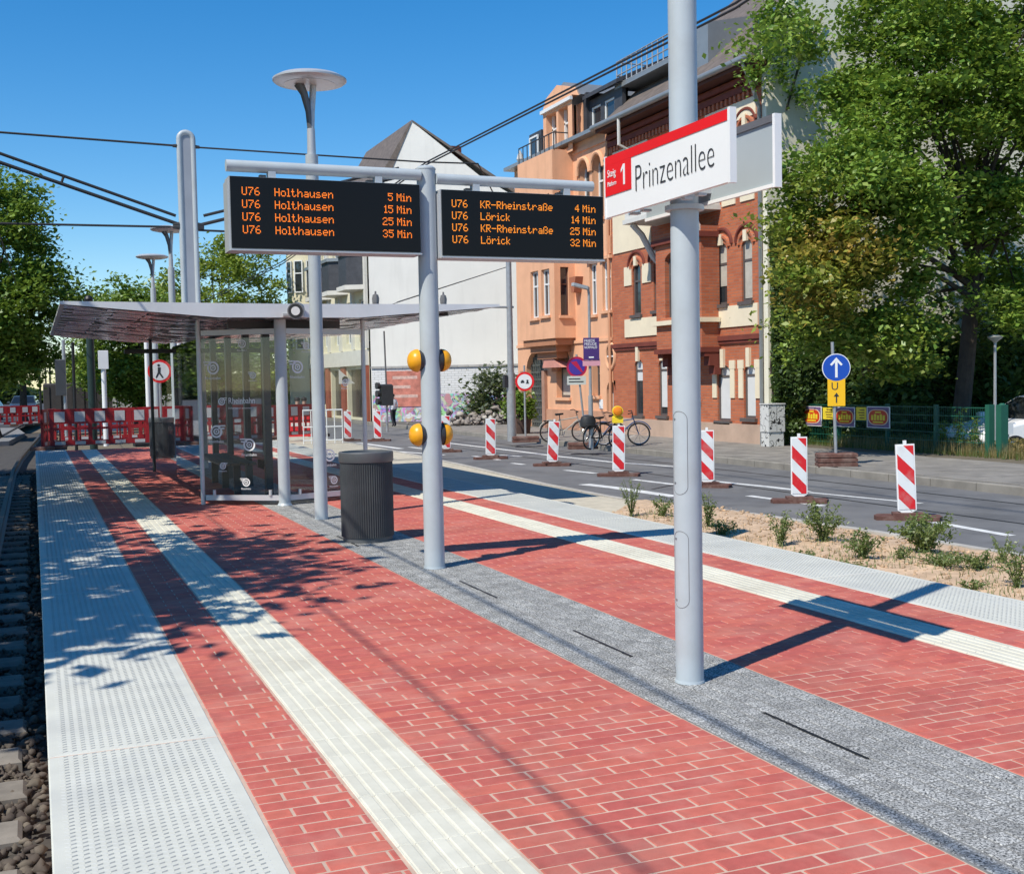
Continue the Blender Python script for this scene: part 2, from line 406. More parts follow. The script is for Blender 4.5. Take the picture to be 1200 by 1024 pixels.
cr.color_ramp.elements[0].color = (.03, .032, .034, 1); cr.color_ramp.elements[1].color = (.53, .53, .51, 1)
hs = N(t, 'ShaderNodeHueSaturation'); L(t, cr.outputs[0], hs.inputs['Color']); L(t, mth(t, 'MULTIPLY', mapr(t, f2, .3, .7, .8, 1.2), mapr(t, rnd(t), 0, 1, .82, 1.16)), hs.inputs['Value'])
L(t, hs.outputs[0], p.inputs['Base Color']); p.inputs['Roughness'].default_value = .85
b = N(t, 'ShaderNodeBump'); b.inputs['Strength'].default_value = .5; b.inputs['Distance'].default_value = .004; L(t, f1, b.inputs['Height']); L(t, b.outputs[0], p.inputs['Normal'])

def pieces(name, rects, m, thick, ch, joined, limit=300):
    """the `limit` pieces that show largest become objects, the rest one joined part"""
    sc = []
    for k, (x0, x1, y0, y1) in enumerate(rects):
        q = pj(((x0 + x1) / 2, (y0 + y1) / 2, 0))
        vis = q[2] > .5 and -10 < q[0] < 1210 and 300 < q[1] < 1030
        sc.append((-(x1 - x0) * (y1 - y0) / q[2] ** 3 if vis else 0, k))
    big = set(k for s_, k in sorted(sc)[:limit])
    me = bpy.data.meshes.new(name); b = MB().cham(-.5, -.5, -thick, .5, .5, 0, 0)
    shared = {}
    mb = MB()
    for k, (x0, x1, y0, y1) in enumerate(rects):
        dz = rng.uniform(-.0018, .0012)
        if k in big:
            key = (round(x1 - x0, 2), round(y1 - y0, 2))
            if key not in shared:
                o = MB().cham(-key[0] / 2, -key[1] / 2, -thick, key[0] / 2, key[1] / 2, 0, ch).build(name, m, None, smooth=False)
                shared[key] = o.data; bpy.data.objects.remove(o)
            inst(name, shared[key], ((x0 + x1) / 2, (y0 + y1) / 2, dz), plat, rz=rng.uniform(-.006, .006))
        else: mb.cham(x0, y0, -thick, x1, y1, dz, ch)
    kind(mb.build(joined, m, plat, smooth=False), 'stuff')
XS = dict(s0=(0, .73), r0=(.735, 1.095), t0=(1.10, 1.47), r1=(1.475, 2.765), g=(2.77, 3.56), r2=(3.565, 4.845), t1=(4.85, 5.22), r3=(5.225, 5.585), s1=(5.59, 6.32))
rects = []
PITCH, BL, J = .0905, .22, .0078
for zx0, zx1 in (XS['r0'], XS['r1'], XS['r2'], XS['r3']):
    for j in range(int((Y1 - 2.2) / PITCH)):
        y = 2.2 + j * PITCH; x = zx0 - (BL / 2 if j % 2 else 0)
        while x < zx1 - .02:
            a, b_ = max(x, zx0), min(x + BL, zx1)
            if b_ - a > .03: rects.append((a + J / 2, b_ - J / 2, y + .0032, y + PITCH - .0032))
            x += BL
pieces('brick', rects, brick_m, .03, .0035, 'bricks_farther_off')
rects = []
for j in range(int((Y1 - 2.2) / .098)):
    y = 2.2 + j * .098; w = (3.555 - 2.775) / 8
    for i in range(8):
        x = 2.775 + i * w; rects.append((x + .003, x + w - .003, y + .003, y + .095))
MB().box(2.768, 2.0, -.05, 3.562, Y1 - .01, -.0024).build('sett_bedding', PM('bedding', (.20, .20, .19), .95, var=.3, vs=40), plat, smooth=False)
pieces('sett', rects, sett_m, .03, .004, 'setts_farther_off')
# tactile tiles
for (tx0, tx1) in (XS['t0'], XS['t1']):
    w = tx1 - tx0; mb = MB(); ln = .262
    mb.cham(-w / 2 + .004, -ln / 2 + .002, -.03, w / 2 - .004, ln / 2 - .002, 0, .002)
    for k in range(6):
        xc = -w / 2 + .034 + k * (w - .068) / 5
        mb.cham(xc - .0235, -ln / 2 + .002, -.001, xc + .0235, ln / 2 - .002, .005, .004)
    o = mb.build('tactile_tile', tile_m, None, smooth=False); me = o.data; bpy.data.objects.remove(o)
    for j in range(int((Y1 - 2.0) / ln)): inst('tactile_tile', me, ((tx0 + tx1) / 2, 2.0 + (j + .5) * ln, rng.uniform(-.001, .001)), plat)
# edge slabs with raised tread marks
for nm in ('s0', 's1'):
    x0, x1 = XS[nm]; w = x1 - x0; ln = 2.15; mb = MB()
    mb.cham(-w / 2 + .003, -ln / 2 + .006, -.12, w / 2 - .003, ln / 2 - .006, 0, .006)
    nx, ny = 33, 56
    for i in range(nx):
        xc = -w / 2 + .055 + i * (w - .11) / (nx - 1); sg = 1
        for j in range(ny):
            yc = -ln / 2 + .04 + j * (ln - .08) / (ny - 1) + (.016 if i % 2 else 0); sg = 1 if i % 2 else -1
            a = Vector((xc - .0085, yc - .0035 * sg, -.0005)); b_ = Vector((xc + .0085, yc + .0035 * sg, -.0005)); n = Vector((0, .0065, 0)); u = Vector((0, 0, .004 if i % 2 else .002)); mi_ = 1 if i % 2 else 2
            mb.add([a - n, b_ - n, b_ + n, a + n, a - n * .35 + u, b_ - n * .35 + u, b_ + n * .35 + u, a + n * .35 + u], [(0, 1, 5, 4), (1, 2, 6, 5), (2, 3, 7, 6), (3, 0, 4, 7)], mi_); mb.add([a - n * .35 + u, b_ - n * .35 + u, b_ + n * .35 + u, a + n * .35 + u], [(0, 1, 2, 3)])
    o = mb.build('edge_slab', [slab_m, PM('tread_grime', (.33, .335, .32), .9, var=.15), PM('tread_grime_light', (.46, .47, .45), .9, var=.15)], None, smooth=False); me = o.data; bpy.data.objects.remove(o)  # tread mark sides darker than the slab, alternate columns less so
    for j in range(16): inst('edge_slab', me, ((x0 + x1) / 2, 5.42 - 3 * 2.15 + (j + .5) * 2.15, 0), plat)
# slots in the grey strip
for px0, py0, px1, py1 in ((537, 681, 584, 700), (670, 739, 743, 769), (895, 835, 1017, 889), (395, 628, 420, 640)):
    a, b_ = gp(px0, py0), gp(px1, py1); x = (a.x + b_.x) / 2
    MB().box(x - .008, a.y, -.02, x + .008, b_.y, .0035).build('drain_slot', black, plat, smooth=False)

# ---- track on the left
ballast = PM('ballast', (.095, .078, .064), .9, var=.25, vs=12, rv=.45, hue=.02)
trk = kind(sheet('track_bed', [(-3.2, -6), (0.01, -6), (0.01, 34), (.9, 60), (-.6, 60), (-3.2, 34)], -.53, PM('bed', (.06, .055, .05), .95, var=.3, vs=6)), 'structure')
pts = []
for k in range(11000):
    y = 2.6 + (rng.random() ** 1.7) * 29; x = -rng.random() * (.75 + .03 * y); pts.append((x - .02, y, -.52 + rng.uniform(0, .05)))
kind(rocks('ballast_stones', pts, .016, .036, ballast, trk, .8, 9), 'stuff')
rail_path = [(-.50, -6), (-.50, 30), (-.38, 36), (-.16, 42), (.33, 55), (1.2, 75), (2.6, 100)]
def rail(dx):
    rp = resample(rail_path, 3.0); mb = MB()
    prof = [(-.06, -.46), (.06, -.46), (.06, -.44), (.012, -.42), (.012, -.35), (.035, -.335), (.035, -.30), (-.035, -.30), (-.035, -.335), (-.012, -.35), (-.012, -.42), (-.06, -.44)]
    n = len(prof); vs = []; fs = []
    for p_ in rp:
        for a, z in prof: vs.append((p_.x + dx + a, p_.y, z))
    for i in range(len(rp) - 1):
        for k in range(n): fs.append((i * n + k, i * n + (k + 1) % n, (i + 1) * n + (k + 1) % n, (i + 1) * n + k))
    mb.add(vs, fs); return mb.build('rail', PM('rail_steel', (.10, .085, .075), .5, .4, var=.2, vs=6), trk, smooth=False)
rail(0); rail(-1.5)
sl_m = PM('sleeper_concrete', (.20, .185, .165), .9, var=.2, vs=9, rv=.15)
o = MB().cham(-1.3, -.13, -.2, 1.3, .13, 0, .02).build('sleeper', sl_m, None, smooth=False); sme = o.data; bpy.data.objects.remove(o)
for j in range(45): inst('sleeper', sme, (-1.42 + rng.uniform(-.02, .02), 2.8 + j * .62, -.455), trk)
rocks_side = None
# concrete hardstanding curving away behind the track
mb = MB().prism([(-9, 45, -.6), (-.9, 48, -.6), (-.4, 56, -.6), (-.8, 64, -.6), (-9, 72, -.6)], (0, 0, .25)); kind(mb.build('hardstanding', PM('hardst', (.20, .20, .20), .9, var=.15), smooth=False), 'structure')
# ============================================================ PLATFORM FURNITURE
PX = 3.14
# ---- station name sign
t_ = thing('station_sign', 'grey pole with white Prinzenallee station name boards and red stripe', 'sign', (PX, 5.3, 0))
pr = .073
MB().cyl((PX, 5.3, 0), (PX, 5.3, 4.5), pr, pr, 40).build('pole', grey_paint, t_)
MB().cyl((PX, 5.3, 0), (PX, 5.3, .012), pr + .006, pr + .004, 40).build('base_collar', grey_paint, t_)
board_w = PM('sign_white', (.80, .81, .81), .35, var=.02)
board_grey = PM('sign_back', (.36, .41, .43), .45, var=.04)
bz0, bz1 = 2.485, 2.815
by0, by1 = 4.62, 5.88
s1 = MB().box(2.985, by0 + .02, bz0, 3.012, by1, bz1).build('sign_board', board_w, t_, smooth=False)
MB().box(2.980, by0, bz0 - .006, 3.015, by0 + .02, bz1 + .006).build('end_cap', white_paint, s1, smooth=False)
MB().box(2.980, by1, bz0 - .006, 3.015, by1 + .012, bz1 + .006).build('end_cap', white_paint, s1, smooth=False)
MB().box(2.9815, by0 + .021, 2.765, 2.9845, by1 - .001, bz1).build('red_stripe', sign_red, s1, smooth=False)
MB().box(2.9808, by1 - .30, 2.60, 2.9838, by1 - .001, 2.764).build('red_panel', sign_red, s1, smooth=False)
ROTX = (math.pi / 2, 0, -math.pi / 2)
ink = PM('sign_ink', (.03, .033, .037), .5, var=0)
text('Prinzenallee', .205, ink, s1, (2.982, by1 - .335, 2.575), ROTX, sx=.80, offset=-.0045)
MB().box(2.9788, by1 - .235, 2.635, 2.9805, by1 - .216, 2.745).prism([(2.9788, by1 - .2155, 2.745), (2.9788, by1 - .2155, 2.722), (2.9788, by1 - .19, 2.702), (2.9788, by1 - .19, 2.72)], (.0017, 0, 0)).build('platform_number', white_paint, s1, smooth=False)
text('Steig', .058, white_paint, s1, (2.979, by1 - .03, 2.70), ROTX, sx=.9)
text('Platform', .036, white_paint, s1, (2.979, by1 - .03, 2.65), ROTX, sx=.85)
s2 = MB().box(3.265, by0 + .07, bz0, 3.292, by1 + .05, bz1).build('sign_board', [board_grey], t_, smooth=False)
s2['label'] = 'plain grey back of the second name board'
MB().box(3.258, by0 + .05, bz0 - .006, 3.296, by0 + .07, bz1 + .006).build('end_cap', white_paint, s2, smooth=False)
MB().box(3.254, by0 + .0705, bz1 - .03, 3.2645, by1 + .05, bz1 + .004).build('top_profile', PM('dkgrey', (.12, .12, .13), .5, var=.05), s2, smooth=False)  # dark strip paints in the shadow along the top of the grey back
MB().box(3.254, by0 + .0705, bz0 - .005, 3.2645, by1 + .05, bz0 + .012).build('bottom_profile', white_paint, s2, smooth=False)
for dz in (.05, .25): 
    MB().box(3.013, 5.24, bz0 + dz, 3.2645, 5.36, bz0 + dz + .035).build('bracket', silver, t_, smooth=False)
MB().cyl((PX, 5.3, bz0 - .01), (PX, 5.3, bz0 - .035), .1, .1, 32).build('clamp_ring', grey_paint, t_)
for yy in (4.95, 5.08, 5.5, 5.62): MB().box(3.013, yy, bz0 - .012, 3.06, yy + .04, bz0 - .0005).build('clip', silver, t_, smooth=False)
# recessed hatch outlines on the pole (thin proud plates following the curve)
def hatch(z0, z1, a0, a1, par, c, r):
    mb = MB(); n = 10; nz = 14; vs = []
    pts = []
    for i in range(40):
        q = i / 40 * 4; k = int(q); f = q - k
    # rounded rectangle outline as a thin bead
    rr = (a1 - a0) * r / 2 * .9; zs = []
    cz0, cz1 = z0 + rr, z1 - rr; am = (a0 + a1) / 2; ha = (a1 - a0) / 2
    for i in range(13): th = math.pi * i / 12; zs.append((am + ha * math.cos(th), cz1 + rr * math.sin(th)))
    for i in range(13): th = math.pi + math.pi * i / 12; zs.append((am + ha * math.cos(th), cz0 + rr * math.sin(th)))
    zs.append(zs[0])
    P = [(c[0] + (r + .0002) * math.cos(a), c[1] + (r + .0002) * math.sin(a), z) for a, z in zs]
    mb.tube(P, .0016, 5); return mb.build('hatch_seam', PM('seam', (.16, .165, .17), .6, var=0), par)
vA = math.atan2(-5.3, -PX)
hatch(.99, 1.42, vA - 1.25, vA + .02, t_, (PX, 5.3), pr); hatch(.40, .80, vA - 1.25, vA + .02, t_, (PX, 5.3), pr)
for z in (1.05, 1.38, .44, .76): MB().cyl((PX + (pr) * math.cos(vA - 1.0), 5.3 + pr * math.sin(vA - 1.0), z), (PX + (pr + .003) * math.cos(vA - 1.0), 5.3 + (pr + .003) * math.sin(vA - 1.0), z), .006, n=8).build('screw', steel, t_)

# ---- display pole
GLY = {'U': '10001 10001 10001 10001 10001 10001 01110', '7': '11111 00001 00010 00100 00100 01000 01000', '6': '00110 01000 10000 11110 10001 10001 01110', 'H': '10001 10001 10001 11111 10001 10001 10001',
 'o': '00000 00000 01110 10001 10001 10001 01110', 'l': '01100 00100 00100 00100 00100 00100 01110', 't': '01000 01000 11100 01000 01000 01001 00110', 'h': '10000 10000 10110 11001 10001 10001 10001',
 'a': '00000 00000 01110 00001 01111 10001 01111', 'u': '00000 00000 10001 10001 10001 10011 01101', 's': '00000 00000 01110 10000 01110 00001 11110', 'e': '00000 00000 01110 10001 11111 10000 01110',
 'n': '00000 00000 10110 11001 10001 10001 10001', '5': '11111 10000 11110 00001 00001 10001 01110', '1': '00100 01100 00100 00100 00100 00100 01110', '2': '01110 10001 00001 00110 01000 10000 11111',
 '3': '01110 10001 00001 00110 00001 10001 01110', '4': '00010 00110 01010 10010 11111 00010 00010', 'M': '10001 11011 10101 10101 10001 10001 10001', 'i': '00100 00000 01100 00100 00100 00100 01110',
 'K': '10001 10010 10100 11000 10100 10010 10001', 'R': '11110 10001 10001 11110 10100 10010 10001', '-': '00000 00000 00000 11111 00000 00000 00000', 'r': '00000 00000 10110 11001 10000 10000 10000',
 'ß': '01110 10001 10001 10110 10001 10001 10110', 'L': '10000 10000 10000 10000 10000 10000 11111', 'ö': '01010 00000 01110 10001 10001 10001 01110', 'c': '00000 00000 01110 10000 10000 10001 01110',
 'k': '10000 10000 10010 10100 11000 10100 10010', ' ': '00000 ' * 7}
NARROW = {'i': (1, 4), 'l': (1, 4), '1': (1, 4), 't': (0, 5)}
led = emis('led_amber', (1.0, .22, .015), 1.5)
led2 = emis('led_orange', (1.0, .30, .02), 1.5)
def led_width(s):
    w = 0
    for ch in s: a, b = NARROW.get(ch, (0, 5)); w += (b - a + 1) if ch != ' ' else 3
    return w - 1
def led_text(mb, s, x, z, d, Y, right=False, dz=.0092):
    if right: x -= led_width(s) * d
    for ch in s:
        rows = GLY[ch].split(); a, b = NARROW.get(ch, (0, 5))
        if ch == ' ': x += 3 * d; continue
        for r_ in range(7):
            for c_ in range(a, b):
                if rows[r_][c_] == '1':
                    px_, pz_ = x + (c_ - a) * d, z - r_ * dz; q = d * .42
                    mb.add([(px_ - q, Y, pz_ - q), (px_ + q, Y, pz_ - q), (px_ + q, Y, pz_ + q), (px_ - q, Y, pz_ + q)], [(0, 1, 2, 3)])
        x += (b - a + 1) * d
DY = 9.53
t_ = thing('departure_display', 'grey pole carrying two black departure displays with amber text', 'display', (PX, DY, 0))
MB().cyl((PX, DY, 0), (PX, DY, 3.385), .088, .08, 40).build('pole', grey_paint, t_)
MB().lathe([(.083, 0), (.083, .012), (.06, .03), (.02, .038)], (PX, DY, 3.38), 32).build('pole_cap', grey_paint, t_)
MB().cyl((PX, DY, 0), (PX, DY, .012), .096, .094, 40).build('base_collar', grey_paint, t_)
screen_m = PM('screen_black', (.008, .007, .007), .28, var=0, spec=.25)
for side in (0, 1):
    if side == 0: x0, x1, zb0, zb1 = 1.48, 3.045, 2.665, 3.235
    else: x0, x1, zb0, zb1 = 3.225, 4.745, 2.645, 3.205
    ya, yb = DY - .13, DY + .10
    a = MB(); 
    if side == 0: a.cyl((x0 - .01, DY - .05, 3.325), (PX - .07, DY - .05, 3.325), .047, .047, 24)
    else: a.cyl((PX + .07, DY - .05, 3.30), (x1 - .07, DY - .05, 3.30), .045, .045, 24)
    a.build('arm', grey_paint, t_)
    d_ = MB().box(x0, ya + .014, zb0, x1, yb, zb1).build('display', silver, t_, smooth=False)
    MB().box(x0 + .006, ya, zb0 + .008, x1 - .006, ya + .0135, zb1 - .004).build('screen', screen_m, d_, smooth=False)
    MB().box(x0 - .005, ya - .006, zb0 - .012, x1 + .003, yb + .003, zb0 - .0005).build('bottom_rail', silver, d_, smooth=False)
    MB().box(x0 - .012, ya + .03, zb0 - .012, x0 - .0005, yb + .003, zb1 - .03).build('side_cover', silver, d_, smooth=False)
    rows = [('U76', 'Holthausen', '5 Min'), ('U76', 'Holthausen', '15 Min'), ('U76', 'Holthausen', '25 Min'), ('U76', 'Holthausen', '35 Min')] if side == 0 else \
           [('U76', 'KR-Rheinstraße', '4 Min'), ('U76', 'Lörick', '14 Min'), ('U76', 'KR-Rheinstraße', '25 Min'), ('U76', 'Lörick', '32 Min')]
    d = .0083
    for k, (l0, dest, mins) in enumerate(rows):
        z = zb1 - .088 - k * .1
        for nm_, s_, x_, rt_ in (('line_number', l0, x0 + .098, False), ('destination', dest, x0 + .355, False), ('minutes', mins, x1 - .078, True)):
            mb = MB(); led_text(mb, s_, x_, z, d, ya - .0015, rt_); kind(mb.build(nm_, led if side == 0 else led2, d_, smooth=False), 'stuff')
    for hx in (.22, .78):
        hxx = x0 + (x1 - x0) * hx; zt = 3.29 if side == 0 else 3.265
        MB().box(hxx - .03, DY - .09, zb1, hxx + .03, DY - .01, zt).build('hanger', silver, t_, smooth=False)
        MB().box(hxx - .10, DY - .10, zb1 + .0005, hxx - .05, DY - .04, zb1 + .022).build('cable_clip', dark_metal, t_, smooth=False)
amber = PM('amber_plastic', (.80, .36, .012), .35, var=.04)
for zc in (1.775, 1.145):
    for sx_ in (-1, 1):
        mb = MB(); vs = []
        # half-dome lamp facing sideways: lathe about the X axis
        prof = [(.0, .105)] 
        prof = [(.098 * math.cos(th) ** .8, .085 * math.sin(th)) for th in [i * math.pi / 2 / 8 for i in range(9)]]
        n = 24
        for r_, x_ in prof:
            for i in range(n):
                th = 2 * math.pi * i / n; vs.append((PX + sx_ * (.1055 + x_), DY + .02 + r_ * math.cos(th), zc + r_ * math.sin(th)))
        fs = [(j * n + i, j * n + (i + 1) % n, (j + 1) * n + (i + 1) % n, (j + 1) * n + i) for j in range(len(prof) - 1) for i in range(n)]
        if sx_ < 0: fs = [f[::-1] for f in fs]
        mb.add(vs, fs)
        hb = MB().cyl((PX + sx_ * .07, DY + .02, zc), (PX + sx_ * .105, DY + .02, zc), .088, .088, 24).build('lamp_housing', dark_metal, t_)
        mb.build('amber_lens', amber, hb)

# ---- bins
bin_m = PM('bin_grey', (.05, .053, .058), .5, .2, var=.12, vs=5, dirt=(.11, .11, .11), dirts=3, dirta=.3)
bin_rim = PM('bin_rim', (.15, .155, .16), .45, .5, var=.08)
def make_bin(loc, label):
    b_ = thing('litter_bin', label, 'bin', loc, 0, 'ribbed grey litter bins')
    n = 144; mb = MB(); vs = []
    for z in (.05, .80):
        for i in range(n):
            th = 2 * math.pi * i / n; r_ = .262 + (.004 if i % 2 else -.004); vs.append((r_ * math.cos(th), r_ * math.sin(th), z))
    mb.add(vs, [(i, (i + 1) % n, n + (i + 1) % n, n + i) for i in range(n)]); mb.build('ribbed_body', bin_m, b_, local=True, smooth=False)
    MB().cyl((0, 0, 0), (0, 0, .052), .25, .25, 40).build('foot_ring', PM('bin_foot', (.09, .095, .1), .5, var=.1), b_, local=True)
    MB().lathe([(.255, .795), (.272, .80), (.276, .81), (.276, .895), (.268, .903), (.245, .903), (.24, .86)], n=48).build('rim', bin_rim, b_, local=True)
    MB().cyl((0, 0, .79), (0, 0, .865), .25, .25, 40).build('inner_lid', black, b_, local=True)
    for a in (math.pi * .5, -math.pi * .32): MB().box(.2625 * math.cos(a) - .002, .2625 * math.sin(a) - .002, .06, .2625 * math.cos(a) + .003, .2625 * math.sin(a) + .003, .79).build('door_seam', black, b_, local=True, smooth=False)
    return b_
make_bin((3.10, 11.55, 0), 'ribbed dark grey litter bin beside the departure display pole')
make_bin((2.62, 27.1, 0), 'small grey litter bin near the red barriers at platform end')

# ---- lamp posts with disc heads
lens = PM('lamp_lens', (.62, .63, .62), .3, var=.04)
def make_lamp(loc, label, h=5.1):
    l_ = thing('platform_lamp', label, 'lamp', loc, 0, 'disc lamps along the platform')
    MB().cyl((0, 0, 0), (0, 0, 4.25), .078, .073, 32).build('pole', grey_paint, l_, local=True)
    MB().cyl((0, 0, 4.25), (0, 0, 4.55), .05, .045, 24).build('stem', silver, l_, local=True)
    MB().tube([(.0, .0, 4.52), (-.02, 0, 4.75), (-.07, 0, 4.95), (-.13, 0, 5.06)], [.04, .04, .045, .06], 12).build('fork_arm', PM('arm_dark', (.14, .145, .155), .4, .3, var=.05), l_, local=True)
    MB().tube([(.0, .0, 4.52), (.015, 0, 4.75), (.04, 0, 5.06)], [.04, .036, .04], 12).build('fork_arm', silver, l_, local=True)
    dsk = MB().lathe([(.30, 5.055), (.40, 5.075), (.425, 5.095), (.425, 5.115), (.36, 5.15), (.12, 5.172), (.02, 5.175)], n=48).build('disc_head', silver, l_, local=True)
    MB().cyl((0, 0, 5.052), (0, 0, 5.06), .298, .298, 40).build('lens', lens, dsk, local=True)
    return l_
make_lamp((3.10, 13.63, 0), 'tall disc lamp post right behind the left departure display')
make_lamp((2.97, 27.4, 0), 'disc lamp post beside the small bin, nearer of the far pair')
make_lamp((3.12, 33.3, 0), 'farthest disc lamp post behind the shelter and red barriers')

# ---- shelter
roofm = PM('roof_fascia', (.72, .73, .74), .45, .2, var=.06)
under_m = PM('underside', (.72, .72, .73), .22, .85, var=.06, vs=3, bump=.35, bs=14)
sh = thing('tram_shelter', 'glass tram shelter with flat winged grey roof and Rheinbahn logos', 'shelter', (PX, 19.3, 0))
ya, yb = 15.1, 24.0; zt = 2.64
xl, xr, xm = .34, 6.0, 3.1
prof = [(xl, zt), (xm, zt - .015), (xr, zt), (xr, zt - .035), (xm + .9, zt - .19), (xm - .9, zt - .19), (xl, zt - .035)]
roof = MB().prism([(x, ya, z) for x, z in prof], (0, yb - ya, 0)).build('roof', roofm, sh, smooth=False)
mb = MB()
def zund(x): return float(np.interp(x, [xl, xm - .9, xm + .9, xr], [zt - .035, zt - .19, zt - .19, zt - .035]))
ny, nx = 26, 11
for j in range(ny):
    for i in range(nx):
        y0_ = ya + .05 + j * (yb - ya - .1) / ny; y1_ = y0_ + (yb - ya - .1) / ny - .03; off = .25 if j % 2 else 0
        x0_ = xl + .05 + (i + off) * (xr - xl - .1) / (nx + .25); x1_ = min(x0_ + (xr - xl - .1) / (nx + .25) - .03, xr - .05)
        a, b_, c_, d_ = [rng.uniform(.004, .026) for _ in range(4)]
        za, zb_ = zund(x0_), zund(x1_)
        mb.add([(x0_, y0_, za - a), (x1_, y0_, zb_ - b_), (x1_, y1_, zb_ - c_), (x0_, y1_, za - d_)], [(0, 3, 2, 1)])
kind(mb.build('ceiling_panels', under_m, roof, smooth=False), 'stuff')
for x_, z_ in ((4.35, 1), (5.32, 1)):
    v_ = MB().lathe([(.075, 0), (.075, .015), (.045, .02), (.052, .09), (.04, .14), (.014, .155), (.012, .19)], (x_, 15.5, zt + .0), 8).build('vent_cap', PM('vent', (.12, .12, .125), .6, var=.1), roof)
MB().cyl((5.32, 15.5, zt - .14), (5.32, 15.5, zt - .05), .07, .05, 12).build('under_spot', dark_metal, roof)
MB().lathe([(.07, 0), (.07, .06), (.04, .1), (.01, .12)], (1.25, 18.5, zt), 16).build('vent_cap', dark_metal, roof)
sg = thing('loudspeaker', 'round grey loudspeaker at the front edge of the shelter roof', 'speaker', (3.12, 15.02, 2.50))
MB().cyl((3.12, 14.86, 2.52), (3.20, 15.09, 2.56), .105, .085, 28).build('horn', PM('horn_grey', (.20, .205, .215), .4, var=.05), sg)
_a, _d = Vector((3.12, 14.86, 2.52)), (Vector((3.12, 14.86, 2.52)) - Vector((3.20, 15.09, 2.56))).normalized()
MB().cyl(_a - _d * .002, _a + _d * .004, .09, .09, 28).build('mouth', dark_metal, sg)
MB().cyl(_a + _d * .003, _a + _d * .009, .056, .056, 24).build('driver', white_paint, sg)
MB().box(3.0, 15.06, 2.47, 3.28, 15.098, 2.50).build('mount', silver, sg, smooth=False)
EY = 15.75
post_l = []
MB().cyl((3.03, 15.45, 0), (3.03, 15.45, 2.46), .077, .077, 32).build('post', grey_paint, sh)
MB().cyl((3.03, 15.45, 0), (3.03, 15.45, .03), .10, .08, 32).build('post_base', grey_paint, sh)
MB().cyl((3.03, 23.3, 0), (3.03, 23.3, 2.46), .077, .077, 24).build('post', grey_paint, sh)
for x_, y_ in ((2.07, 16.15), (4.25, 15.85), (2.07, 23.0), (4.25, 23.0)):
    MB().cyl((x_, y_, 0), (x_, y_, 2.46), .03, .03, 16).build('slim_post', silver if y_ < 20 else dark_metal, sh)
glass = glassm('shelter_glass', (.955, .97, .97), .9)
decal = PM('decal_white', (.74, .76, .76), .6, var=0)
def pane(a, b, z0=.16, z1=2.22, th=.008, name='glass_panel'):
    a = Vector((*a, 0)); b = Vector((*b, 0)); d = (b - a).normalized(); n = Vector((-d.y, d.x, 0)) * th / 2
    return MB().prism([a - n + Vector((0, 0, z0)), b - n + Vector((0, 0, z0)), b - n + Vector((0, 0, z1)), a - n + Vector((0, 0, z1))], n * 2).build(name, glass, sh, smooth=False)
def logo(par, a, b, u, z, s, flip=1, word=True):
    """ring + dot + wing bars lying on the glass between ground points a,b"""
    a = Vector((*a, 0)); b = Vector((*b, 0)); d = (b - a).normalized(); n = Vector((d.y, -d.x, 0)) * .006
    if n.y > 0: n = -n
    o = a + d * u + n + Vector((0, 0, z)); mb = MB()
    def ring(r0, r1, k=28):
        vs = []
        for i in range(k):
            th = 2 * math.pi * i / k
            for r_ in (r0, r1): vs.append(o + d * (r_ * math.cos(th)) + Vector((0, 0, r_ * math.sin(th))))
        mb.add(vs, [(2 * i, 2 * i + 1, (2 * i + 3) % (2 * k), (2 * i + 2) % (2 * k)) for i in range(k)])
    ring(.72 * s, 1.0 * s); ring(.3 * s, .5 * s); ring(.0, .14 * s)
    for k, (l0, l1) in enumerate(((.35, 1.55), (.55, 1.4))):
        zz = s * (1.0 - k * .42); q = -flip
        v = [o + d * (q * l0 * s * .6) + Vector((0, 0, zz)), o + d * (q * l1 * s) + Vector((0, 0, zz)), o + d * (q * l1 * s) + Vector((0, 0, zz - .2 * s)), o + d * (q * l0 * s * .6) + Vector((0, 0, zz - .2 * s))]
        mb.add(v, [(0, 1, 2, 3)])
    mb.build('logo', decal, par, smooth=False)
    if word: text('Rheinbahn', s * .62, decal, par, o + d * (-s * 1.4) + Vector((0, 0, -1.75 * s)), (math.pi / 2, 0, math.atan2(d.y, d.x)), name='logo_wordmark', extrude=.0003)
A, B, C = (2.10, 16.13), (2.97, 15.52), (4.22, 15.85)
gl = pane(A, B); gr = pane((3.11, 15.48), C)
lenL = (Vector(B) - Vector(A)).length
for u, z, s, f in ((.17, 1.83, .088, 1), (.60, 2.14, .055, 1), (.74, 1.72, .045, 1), (.19, .98, .085, -1), (.66, .80, .085, 1), (.27, .52, .045, -1), (.60, .30, .055, 1)): logo(gl, A, B, u, z, s, f)
logo(gl, A, B, .28, 1.38, .05, -1, False)
dvec = (Vector(B) - Vector(A)).normalized()
text('Rheinbahn', .115, decal, gl, Vector((A[0] + dvec.x * .37, A[1] + dvec.y * .37 - .008, 1.35)), (math.pi / 2, 0, math.atan2(dvec.y, dvec.x)), name='wordmark', sx=.8, extrude=.0003)
text('Einfach besser ankommen', .032, decal, gl, Vector((A[0] + dvec.x * .37, A[1] + dvec.y * .37 - .008, 1.28)), (math.pi / 2, 0, math.atan2(dvec.y, dvec.x)), name='wordmark', extrude=.0003)
for u, z, s, f in ((.16, 1.82, .085, 1), (.62, .62, .085, 1), (.68, .28, .055, 1), (.30, 2.1, .05, 1), (.9, 1.6, .05, -1)): logo(gr, (3.11, 15.48), C, u, z, s, f)
